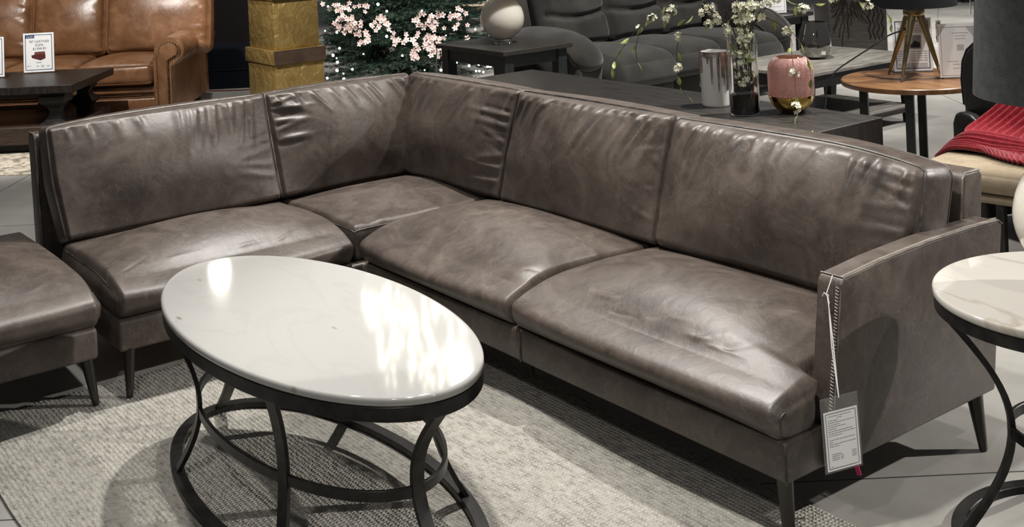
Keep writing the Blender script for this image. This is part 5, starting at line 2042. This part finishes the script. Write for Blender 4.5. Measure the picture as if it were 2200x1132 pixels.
leg_table('end_table', -6.92, -6.45, 7.385, 7.80, .55, .03, .08, .06, 'dark end table past the far arm of the grey reclining sofa', 'end table', M['espresso'], M['slate_wood'], shelf=.2)
sg, pp, R = sign_base('sign', (-6.60, 7.50, .5505), ang, .19, .27, 'white price sheet in a holder on the far dark end table', lean=math.radians(-4))
mb = MB()
rect_frame(mb, R, -.083, .083, .02, .25, .004, -.0016)
lines(mb, R, -.07, .07, [(.21, .2, .8), (.18, .2, .7), (.08, .1, .5), (.06, .1, .9), (.04, .1, .5)], .004, -.0016)
mesh_obj('print', mb, M['grey_print'], pp)

# a low bench and a chair foot far away
M['pale_wood'] = mat('pale_oak', (.42, .34, .25, 1), .5, col2=(.52, .44, .33, 1), scale=6, stretch=(1, 8, 2))
fb = thing('coffee_table', (-11.3, 8.2, 0), 'pale wood table on dark splayed legs, far behind the fir tree and globe lamp', 'coffee table')
MF = Matrix.Translation((-11.55, 8.05, 0)) @ Matrix.Rotation(math.radians(52), 4, 'Z')
mb = MB()
mb.box((-.55, -.3, .34), (.55, .3, .40), MF)
mesh_obj('table_top', mb, M['pale_wood'], fb, bevel=.005)
for sx_, sy_ in ((-1, -1), (1, -1), (1, 1), (-1, 1)):
    mb = MB()
    q = [(-.03, -.03), (.03, -.03), (.03, .03), (-.03, .03)]
    mb.hexa([tuple(MF @ Vector((sx_ * .30 + a, sy_ * .24 + b2, 0))) for a, b2 in q] + [tuple(MF @ Vector((sx_ * .22 + a * 1.8, sy_ * .2 + b2 * 1.8, .34))) for a, b2 in q])
    mesh_obj('leg', mb, M['black_wood'], fb)
fs_ = thing('sofa', (-9.0, 14.1, 0), 'dark sofa far down the showroom aisle, only its foot in view', 'sofa')
MF = Matrix.Translation((-8.9, 13.85, 0)) @ Matrix.Rotation(math.radians(52), 4, 'Z')
mb = MB()
mb.box((-.9, .0, .12), (.9, .85, .42), MF)
mb.box((-.9, .62, .42), (.9, .85, .85), MF)
mesh_obj('body', mb, CH, fs_, bevel=.04, seg=3)
for x in (-.78, -.02, .74):
    mb = MB()
    mb.lathe([(.055, 0), (.075, .06), (.07, .125)], tuple(MF @ Vector((x, .10, 0))), 16)
    mesh_obj('foot', mb, M['black_wood'], fs_, smooth=True)
# ------------------------------------------------------------------ lamps of the showroom, with added fill spots among them
def spot(name, loc, tgt, power, size=55, blend=.35, radius=.045, col=(1, .965, .915)):
    l = bpy.data.lights.new(name, 'SPOT')
    l.energy = power
    l.spot_size = math.radians(size)
    l.spot_blend = blend
    l.shadow_soft_size = radius
    l.color = col
    o = bpy.data.objects.new(name, l)
    COL.objects.link(o)
    o.location = loc
    o.rotation_euler = (Vector(tgt) - Vector(loc)).to_track_quat('-Z', 'Y').to_euler()
    return o
M['lamp_face'] = mat('spotlight_lens', (1, 1, 1, 1), .3, emit=(1, .95, .86, 1), estr=60)
M['lamp_face'].cycles.emission_sampling = 'NONE'
def fixture(loc, tgt, label):
    t = thing('ceiling_spotlight', loc, label, 'spotlight', 'track spotlights')
    d = (Vector(tgt) - Vector(loc)).normalized()
    R = Matrix.Translation(loc) @ d.to_track_quat('Z', 'Y').to_matrix().to_4x4()
    mb = MB()
    prof = [(.0005, -.20), (.05, -.20), (.075, -.16), (.08, .0), (.074, .0), (.07, -.03)]
    mb.lathe(prof, (0, 0, 0), 24, R, cap=False)
    mesh_obj('housing', mb, M['black_metal'], t, smooth=True, angle=50)
    mb = MB()
    mb.lathe([(.0005, -.03), (.07, -.03)], (0, 0, 0), 24, R, cap=False)
    mesh_obj('lens', mb, M['lamp_face'], t)
    mb = MB()
    mb.tube([Vector(loc) - d * .1, Vector(loc) - d * .1 + Vector((0, 0, .9))], .012, 8)
    mesh_obj('mount', mb, M['black_metal'], t)
spot('spot_corner', (-4.30, 2.85, 3.9), (-2.9, 1.7, .2), 380, 80, .6, .05)
spot('spot_over', (-2.40, 1.35, 3.9), (-2.35, 2.1, .3), 280, 46, .6, .08)
spot('spot_left', (-4.55, 1.35, 3.9), (-4.0, 1.3, .3), 150, 55, .6, .06)
spot('spot_right', (.75, 7.0, 3.5), (-1.9, 2.6, .2), 900, 40, .5, .05)
spot('fill_front', (-.9, -.6, 3.4), (-2.6, 2.3, .45), 80, 62, .6, .1)  # fill added on the camera side to brighten the sofa fronts
spot('fill_arm', (1.3, 1.9, 3.6), (-1.9, 2.5, .3), 110, 34, .6, .06)  # weak fill, added only to brighten the price tag and arm side
spot('spot_tan', (-7.2, 1.2, 3.6), (-9.2, 2.8, .5), 400, 60, .5, .06)
spot('spot_left_aisle', (-5.6, 1.6, 3.9), (-6.6, 1.7, 0), 260, 60, .5, .06)
spot('spot_boxes', (-7.3, 3.2, 3.6), (-9.2, 4.6, .5), 260, 45, .5, .06)
spot('spot_tree', (-7.2, 5.2, 3.7), (-9.4, 5.7, .4), 240, 40, .5, .06)
spot('spot_recliner', (-4.6, 5.0, 3.9), (-6.4, 5.9, .5), 480, 62, .5, .06)
spot('spot_console', (-3.3, 4.9, 3.8), (-3.9, 4.0, .6), 260, 56, .5, .06)
spot('spot_walnut', (-2.4, 6.3, 3.8), (-3.7, 5.3, .4), 360, 58, .5, .06)
spot('spot_chair', (-1.4, 3.9, 3.8), (-2.4, 4.2, .5), 110, 50, .5, .06)
spot('spot_aisle', (-6.0, 10.5, 4.0), (-6.5, 10.6, 0), 1200, 95, .5, .1)
spot('spot_aisle_b', (-11.0, 8.8, 4.0), (-11.4, 8.2, 0), 500, 80, .5, .1)
spot('spot_aisle_c', (-2.0, 9.5, 4.0), (-2.6, 9.0, 0), 900, 85, .5, .1)
fixture((-8.70, 5.63, 3.47), (-4.0, 2.6, 1.2), 'black track spotlight with a bright lens hanging in front of the fir tree top')
fixture((-9.97, 3.99, 2.49), (-4.5, 1.7, 1.0), 'black track spotlight with a bright lens above the tan sofa')

w = bpy.data.worlds.new('World')
SC.world = w
w.use_nodes = True
bg = w.node_tree.nodes['Background']
bg.inputs[0].default_value = (.92, .94, 1.0, 1)
bg.inputs[1].default_value = .045

# ------------------------------------------------------------------ camera
cam = bpy.data.cameras.new('camera')
co = bpy.data.objects.new('camera', cam)
COL.objects.link(co)
F_, P_, R_, YAW_, CY_ = 2563.0, math.radians(1.228), math.radians(2.75), math.radians(36.39), -150.0
s, c = math.sin(YAW_), math.cos(YAW_)
right = Vector((s, c, 0))
fwd = Vector((-c, s, 0))
up = Vector((0, 0, 1))
f2 = fwd * math.cos(P_) - up * math.sin(P_)
dn = -(up * math.cos(P_) + fwd * math.sin(P_))
cr_ = right * math.cos(R_) + dn * math.sin(R_)
cd_ = -right * math.sin(R_) + dn * math.cos(R_)
m = Matrix.Identity(4)
for i in range(3):
    m[i][0], m[i][1], m[i][2] = cr_[i], -cd_[i], -f2[i]
m[0][3], m[1][3], m[2][3] = 0, 0, 1.55
co.matrix_world = m
cam.sensor_fit = 'HORIZONTAL'
cam.sensor_width = 36
cam.lens = F_ / 2200 * 36
cam.shift_x = 0
cam.shift_y = -(566 - CY_) / 2200
cam.clip_end = 100
SC.camera = co
vs_ = SC.view_settings
vs_.view_transform = 'Standard'
vs_.look = 'None'
vs_.exposure = 0.85
vs_.gamma = 1
vs_.use_curve_mapping = False
